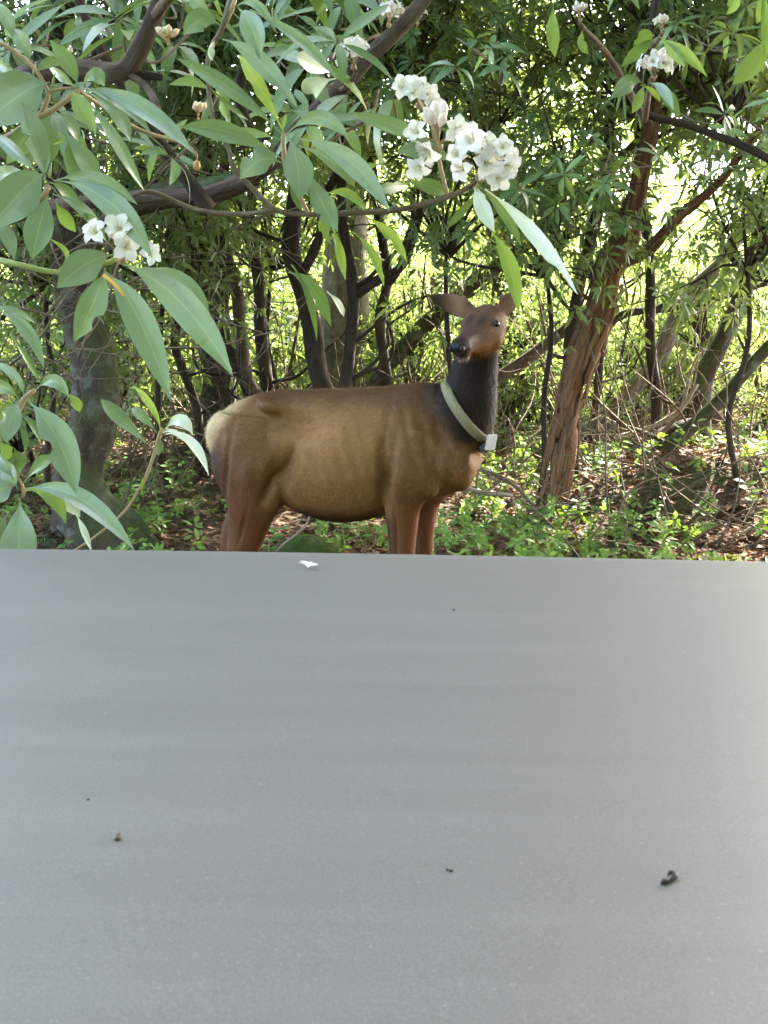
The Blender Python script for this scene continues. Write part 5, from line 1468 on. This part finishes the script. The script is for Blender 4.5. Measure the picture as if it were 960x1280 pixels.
LV4 = [((360, 170), (374, 250), 38, -0.05, (372, 208), 0, 'leaf_hero'), ((352, 204), (300, 224), 35, -0.03, (326, 200), 0, 'leaf_hero'), ((352, 198), (226, 159), 26, -0.06, (288, 166), 0.1, 'leaf_hero'), ((353, 168), (221, 73), 21, -0.05, (290, 112), 0.3, 'leaf_hero'), ((354, 164), (298, 68), 19, 0.02, (324, 108), 0.3, 'leaf_young_backlit'),
 ((358, 168), (436, 174), 20, -0.05, (398, 147), 0.2, 'leaf_hero'), ((372, 173), (487, 264), 27, -0.1, (434, 199), 0.1, 'leaf_hero'), ((372, 182), (444, 235), 18, 0.0, (416, 202), 0.2, 'leaf_hero'), ((384, 210), (422, 288), 29, -0.05, (402, 252), 0.1, 'leaf_hero'), ((380, 215), (411, 294), 20, 0.05, (400, 250), 0.2, 'leaf_hero'), ((362, 220), (378, 265), 10, 0.02, None, 0.4, 'leaf_mid'), ((350, 175), (262, 176), 16, 0.1, (306, 166), 0.4, 'leaf_hero'), ((353, 166), (358, 142), 6, 0, None, 0.3, 'leaf_young_backlit'),
 ((275, 32), (229, 44), 29, -0.03, (252, 24), 0, 'leaf_hero'), ((268, 30), (234, -12), 19, 0.0, None, 0.2, 'leaf_hero'), ((297, 10), (325, 74), 31, -0.05, (314, 32), 0.0, 'leaf_hero'), ((296, 8), (345, 40), 12, -0.02, (320, 6), 0.4, 'leaf_hero'), ((278, 49), (371, 134), 25, -0.05, (322, 74), 0.2, 'leaf_hero'), ((290, 34), (330, 60), 16, 0.04, (310, 34), 0.3, 'leaf_hero'), ((312, 12), (422, 99), 15, -0.03, (372, 48), 0.5, 'leaf_hero'),
 ((366, 68), (413, 90), 26, 0.1, None, 0.0, 'leaf_pale'), ((420, 98), (386, 118), 28, 0.1, None, 0.0, 'leaf_pale'), ((270, 48), (266, 76), 9, 0.0, None, 0.3, 'leaf_pale'), ((282, 24), (270, -8), 6, 0, None, 0.4, 'leaf_young_backlit'), ((262, 110), (310, 150), 8, 0.08, None, 0.3, 'leaf_mid'), ((270, 95), (285, 150), 18, 0.14, None, 0.2, 'leaf_mid'),
 ((606, 236), (722, 368), 19, -0.15, (664, 288), 0.1, 'leaf_pale'), ((612, 286), (648, 392), 21, -0.05, (636, 330), 0.2, 'leaf_young_backlit'), ((592, 232), (618, 290), 21, -0.06, (602, 258), 0.1, 'leaf_pale'), ((600, 234), (652, 308), 14, 0.0, (628, 264), 0.3, 'leaf_mid'), ((570, 206), (496, 191), 26, -0.06, (534, 188), 0.1, 'leaf_hero'), ((556, 190), (434, 142), 20, -0.03, (500, 160), 0.3, 'leaf_hero'), ((505, 226), (560, 242), 20, 0.03, None, 0.1, 'leaf_mid'), ((596, 236), (606, 262), 6, -0.02, None, 0.3, 'leaf_pale'),
 ((458, 272), (509, 328), 15, 0.0, (486, 292), 0.2, 'leaf_young_backlit'), ((440, 290), (480, 358), 12, 0.05, (466, 318), 0.2, 'leaf_young_backlit'), ((405, 244), (460, 268), 12, 0.0, (434, 242), 0.4, 'leaf_young_backlit'), ((415, 280), (432, 350), 12, 0.05, None, 0.3, 'leaf_young_backlit'), ((400, 270), (414, 305), 10, 0.04, None, 0.3, 'leaf_young_backlit'), ((360, 340), (414, 408), 22, 0.12, (390, 360), 0.1, 'leaf_mid'), ((364, 330), (396, 426), 9, 0.1, (386, 372), 0.3, 'leaf_mid'), ((408, 364), (430, 396), 9, 0.1, None, 0.3, 'leaf_pale'), ((462, 240), (510, 232), 16, 0.1, None, 0.1, 'leaf_mid'), ((600, 238), (560, 285), 12, 0.15, None, 0.3, 'leaf_mid'), ((480, 205), (438, 214), 9, 0.1, None, 0.3, 'leaf_mid')]
for i, (b, tp, w, dy, md, rl, mt) in enumerate(LV4):
    hero_leaf(B4, b, tp, w, D4, dy, md, rl, mt, seed=300 + i)
truss(B4, 600, 200, 2.44, 72, 9, 2, 11, (0.0, -0.2, 1), [(-27, -6), (-8, -22), (10, -12), (26, -14), (30, 6), (22, 22), (-20, 12), (6, 2), (34, -4)], label="big open white truss with many flowers")
truss(B4, 547, 164, 2.47, 66, 5, 8, 12, (-0.1, -0.25, 1), [(-24, 2), (22, 0), (-10, 22), (26, 8), (-22, 44)], label="half-open truss with pink-tipped buds and few petals")
truss(B4, 522, 116, 2.6, 52, 5, 1, 13, (-0.1, -0.25, 1), [(-16, -6), (2, -8), (12, 2), (18, 10), (-6, -2)])
stem(B4, [(560, 246, 5, D4), (552, 215, 5, D4), (545, 180, 5, D4), (538, 150, 4, 2.5), (524, 125, 4, 2.6)], 'stem_tan')

# ---- brown limb crossing the top, with more bushes of leaves round it
B5 = empty("rhododendron", (-2.9, 4.9, 0.05))
tag(B5, "rhododendron farther back with a bare brown limb crossing the top of the picture", "rhododendron")
stem(B5, [(-420, 1050, 50, 4.9), (-330, 640, 44, 4.9), (-190, 380, 36, 4.8), (-40, 285, 24, 4.7), (130, 250, 16, 4.6), (260, 240, 16, 4.4), (330, 205, 17, 4.1), (380, 155, 19, 3.95), (425, 112, 22, 3.85), (462, 70, 20, 3.8), (496, 38, 19, 3.75), (535, -8, 17, 3.7), (580, -90, 14, 3.6)], 'bark_brown', "trunk", 0.12, 14)
stem(B5, [(330, 205, 16, 4.1), (300, 120, 13, 4.0), (320, 20, 11, 3.9), (330, -80, 9, 3.8)], 'bark_dark')
stem(B5, [(262, 262, 20, 4.3), (180, 150, 15, 4.2), (110, 30, 12, 4.1), (80, -80, 10, 4.0)], 'bark_dark')
stem(B5, [(425, 112, 8, 3.85), (440, 100, 6, 3.6), (446, 88, 5, 3.4)], 'twig')
truss(B5, 442, 70, 3.4, 46, 5, 3, 21, (0, -0.4, 1))
truss(B5, 488, 20, 3.6, 38, 3, 4, 22, (0.2, -0.4, 1))
truss(B5, 210, 48, 3.0, 22, 0, 7, 23, (0, -0.2, 1), kind=1)
truss(B5, 248, 142, 2.9, 20, 0, 7, 24, (0.1, -0.2, 1), kind=1)
truss(B5, 88, 62, 3.0, 16, 1, 1, 25, (0.1, -0.2, 1))

# rosettes of leaves for the middle distance: the nearest as single leaves sharing a few meshes
PROTO = []
for k, dr in enumerate((0.2, 0.5, 0.85, 1.2)):
    f = leaf_arrays(np.zeros((1, 3)), np.array([[1.0, 0, 0]]), np.array([[0, 0, 1.0]]), 1.0, 0.21, dr, (0.1, 0.22, 0.4, 0.6, 0.8, 0.93), 0.14, 0.09, np.array([0.15 + 0.25 * k]))
    for mt in ('leaf_mid', 'leaf_young_backlit', 'leaf_hero'):
        me = Acc().add(*f).mesh("rosette_leaf"); me.materials.append(MAT[mt]); PROTO.append(me)

def rosettes(root, spots, L, seed, young_backlit=0.08, cap=300):
    rg = np.random.default_rng(seed); inv = parent_matrix(root).inverted(); made = 0
    for (px, py, Y) in spots:
        c = P(px, py, Y)
        A = Vector((rg.normal(0, 0.4), -0.45 + rg.normal(0, 0.3), 0.75)).normalized()
        n = int(rg.integers(6, 10)); ph = rg.uniform(0, 6.28)
        stem_end = c - A * 0.10 + Vector((rg.normal(0, 0.05), 0.10, 0.05))
        V, F, uv = tube_data([c + A * 0.01, c - A * 0.05, stem_end, stem_end + Vector((rg.normal(0, 0.1), 0.15, 0.12))], [0.003, 0.0035, 0.004, 0.005], segs=5, step=0.03)
        link("twig", np_mesh("twig", V, F, uv), MAT['twig'], root)
        for k in range(n):
            if made >= cap: return
            a = ph + k * 6.283 / n + rg.normal(0, 0.2)
            S = A.cross(Vector((1, 0, 0))).normalized(); T = A.cross(S)
            d = (S * math.cos(a) + T * math.sin(a) + A * rg.normal(0.15, 0.25)).normalized()
            nr = (A - d * d.dot(A)).normalized(); sd = nr.cross(d)
            m = Matrix((d, sd, nr)).transposed()
            l = L * rg.uniform(0.7, 1.2)
            me = PROTO[int(rg.integers(0, 4)) * 3 + (1 if rg.random() < young_backlit else (2 if rg.random() < 0.15 else 0))]
            o = bpy.data.objects.new("leaf", me); col.objects.link(o); o.parent = root
            o.matrix_basis = inv @ Matrix.LocRotScale(c, m, Vector((l, l * rg.uniform(0.8, 1.15), l)))
            made += 1
rg = np.random.default_rng(77)
sp5 = []
for k in range(36):
    sp5.append((rg.uniform(-30, 500), rg.uniform(-60, 200), rg.uniform(3.2, 4.6)))
sp5 = [s for s in sp5 if not (150 < s[0] < 215 and s[1] < 100 and s[2] < 3.2)]
rosettes(B5, sp5, 0.20, 5, 0.14)

B6 = empty("rhododendron", (3.1, 5.8, 0.05))
tag(B6, "rhododendron with budding white flowers at the top of the picture on the sunny side", "rhododendron")
stem(B6, [(1290, 860, 30, 5.8), (1230, 560, 26, 5.8), (1130, 330, 18, 5.7), (980, 210, 11, 5.6), (870, 160, 9, 5.6), (806, 140, 9, 5.6), (800, 90, 10, 5.5), (814, 40, 10, 5.5), (828, -60, 9, 5.4)], 'bark_dark', "trunk", 0.12, 10)
stem(B6, [(806, 150, 8, 5.6), (812, 110, 7, 5.2), (818, 92, 6, 5.0)], 'twig')
stem(B6, [(814, 60, 8, 5.5), (824, 48, 6, 5.2), (828, 40, 5, 5.0)], 'twig')
stem(B6, [(806, 150, 10, 5.6), (760, 70, 8, 5.3), (728, 34, 6, 5.0), (725, 24, 5, 5.0)], 'twig')
stem(B6, [(1100, 300, 12, 5.7), (1020, 160, 9, 5.2), (985, 60, 8, 4.8), (965, -20, 7, 4.6)], 'twig')
truss(B6, 819, 82, 5.0, 42, 5, 6, 31, (0, -0.3, 1)); truss(B6, 828, 32, 5.0, 26, 1, 8, 32, (0, -0.2, 1)); truss(B6, 725, 17, 5.0, 28, 0, 10, 33, (0, -0.2, 1)); truss(B6, 522, 22, 4.6, 24, 3, 2, 34, (0, -0.2, 1)); truss(B6, 812, 2, 5.0, 14, 0, 5, 35, (0, -0.2, 1))
for i, (b, tp, w, dy, md, rl, mt) in enumerate([((822, 46), (776, 84), 16, 0, (800, 62), 0.2, 'leaf_young_backlit'), ((824, 46), (856, 84), 14, -0.1, None, 0.2, 'leaf_young_backlit'), ((826, 48), (884, 96), 14, -0.1, (852, 64), 0.3, 'leaf_young_backlit'), ((804, 104), (763, 124), 22, -0.1, (786, 104), 0.1, 'leaf_mid'), ((806, 104), (790, 142), 14, -0.05, None, 0.1, 'leaf_young_backlit'), ((812, 104), (842, 138), 13, -0.1, (828, 112), 0.2, 'leaf_hero'),
        ((814, 104), (850, 150), 16, 0, None, 0.3, 'leaf_mid'), ((818, 44), (792, 55), 24, 0, None, 0.2, 'leaf_young_backlit'), ((964, 40), (915, 106), 26, -0.1, (944, 76), 0.1, 'leaf_young_backlit'), ((952, -20), (956, 78), 14, -0.1, None, 0.3, 'leaf_young_backlit'), ((918, -16), (908, 18), 16, 0, None, 0.2, 'leaf_young_backlit'), ((950, -14), (946, 30), 14, 0, None, 0.2, 'leaf_young_backlit'), ((692, 2), (694, 72), 17, 0, None, 0.1, 'leaf_young_backlit'), ((730, 36), (736, 68), 12, 0, None, 0.1, 'leaf_young_backlit'), ((800, 106), (825, 128), 8, 0, None, 0, 'leaf_young_backlit')]):
    hero_leaf(B6, b, tp, w, 4.95, dy, md, rl, mt, seed=400 + i)
sp6 = [(rg.uniform(560, 990), rg.uniform(-60, 90), rg.uniform(5.2, 6.4)) for k in range(14)] + [(rg.uniform(800, 990), rg.uniform(110, 210), rg.uniform(5.6, 7)) for k in range(10)] + [(rg.uniform(640, 800), rg.uniform(180, 240), rg.uniform(6, 7)) for k in range(4)]
rosettes(B6, sp6, 0.17, 6, 0.15)

# ---- crumbs on the hood
def crumb(label, px, py, size, seed, mat, cat, parts=1, name="crumb"):
    loc, nor = on_hood(px, py)
    Y = loc.y; r = M(size, Y) * 0.5
    a = Acc(); rg = np.random.default_rng(seed)
    for k in range(parts):
        o = np.array(loc) + np.array([rg.normal(0, r * 0.6), rg.normal(0, r * 0.5), r * 0.42]) * (1 if parts > 1 else np.array([0, 0, 1]))
        V, F = ellipsoid((0, 0, 0), (r * rg.uniform(0.5, 1.0), r * rg.uniform(0.5, 0.9), r * 0.5), None, 14, 9)
        V = np.array([v * (1 + 0.35 * mnoise.noise(Vector(v) * (1.6 / r) + Vector((seed, k, 0)))) for v in V])
        a.add(V + o, F)
    tag(a.build(name, mat), label, cat)
dk = plain_mat("dark_debris", (0.02, 0.014, 0.01), 0.6, 0.3, 0.5, 200)
crumb("round dark brown seed lying alone on the grey hood", 148, 1049, 17, 1, plain_mat("seed", (0.05, 0.033, 0.012), 0.5, 0.4, 0.6, 300), "seed", name="seed")
loc, nor = on_hood(836, 1103)
a = Acc(); u = M(12, loc.y)
pts = [Vector(loc) + Vector((dx * u, dy * u * 1.5, dz * u)) for dx, dy, dz in ((-0.95, -0.45, 0.18), (-0.55, -0.25, 0.32), (-0.1, -0.15, 0.25), (0.3, 0.0, 0.3), (0.75, 0.3, 0.42), (0.85, 0.8, 0.5), (0.45, 1.0, 0.45), (0.2, 0.75, 0.3))]
a.tube(pts, [u * q for q in (0.14, 0.34, 0.2, 0.24, 0.3, 0.26, 0.2, 0.08)], segs=9, step=u * 0.12, rough=0.35, seed=3)
tag(a.build("leaf_scrap", dk), "curled black scrap of dead leaf, the biggest dirt on the hood", "leaf scrap")
crumb("tiny black speck of dirt near the middle of the hood", 560, 1088, 6, 3, dk, "dirt speck", 2, "dirt_speck")
crumb("faint tiny dark speck just above the round seed", 110, 1000, 4, 4, dk, "dirt speck", 1, "dirt_speck")
crumb("faint tiny dark speck near the hood's far edge", 567, 763, 4, 6, dk, "dirt speck", 1, "dirt_speck")
loc, nor = on_hood(385, 712)
a = Acc(); rg = np.random.default_rng(3)
for k, (ox, oy, an, ln) in enumerate([(-0.008, 0, 0.15, 0.024), (-0.004, 0.010, 0.9, 0.018), (0.006, 0.004, 2.7, 0.022), (0.010, -0.006, -0.6, 0.014)]):
    V, F, U = petal_pts(an, ln * 0.8, 0.004, 0.05, 0.5)
    a.add(V + np.array((loc.x + ox * 0.35, loc.y + oy * 0.6, loc.z + 0.003 + 0.004 * rg.random())), F, U * 0 + np.array([0.5, 0.7]))
tag(a.build("fallen_petal", MAT['petal']), "white fallen petal lying near the hood's far edge", "petal")
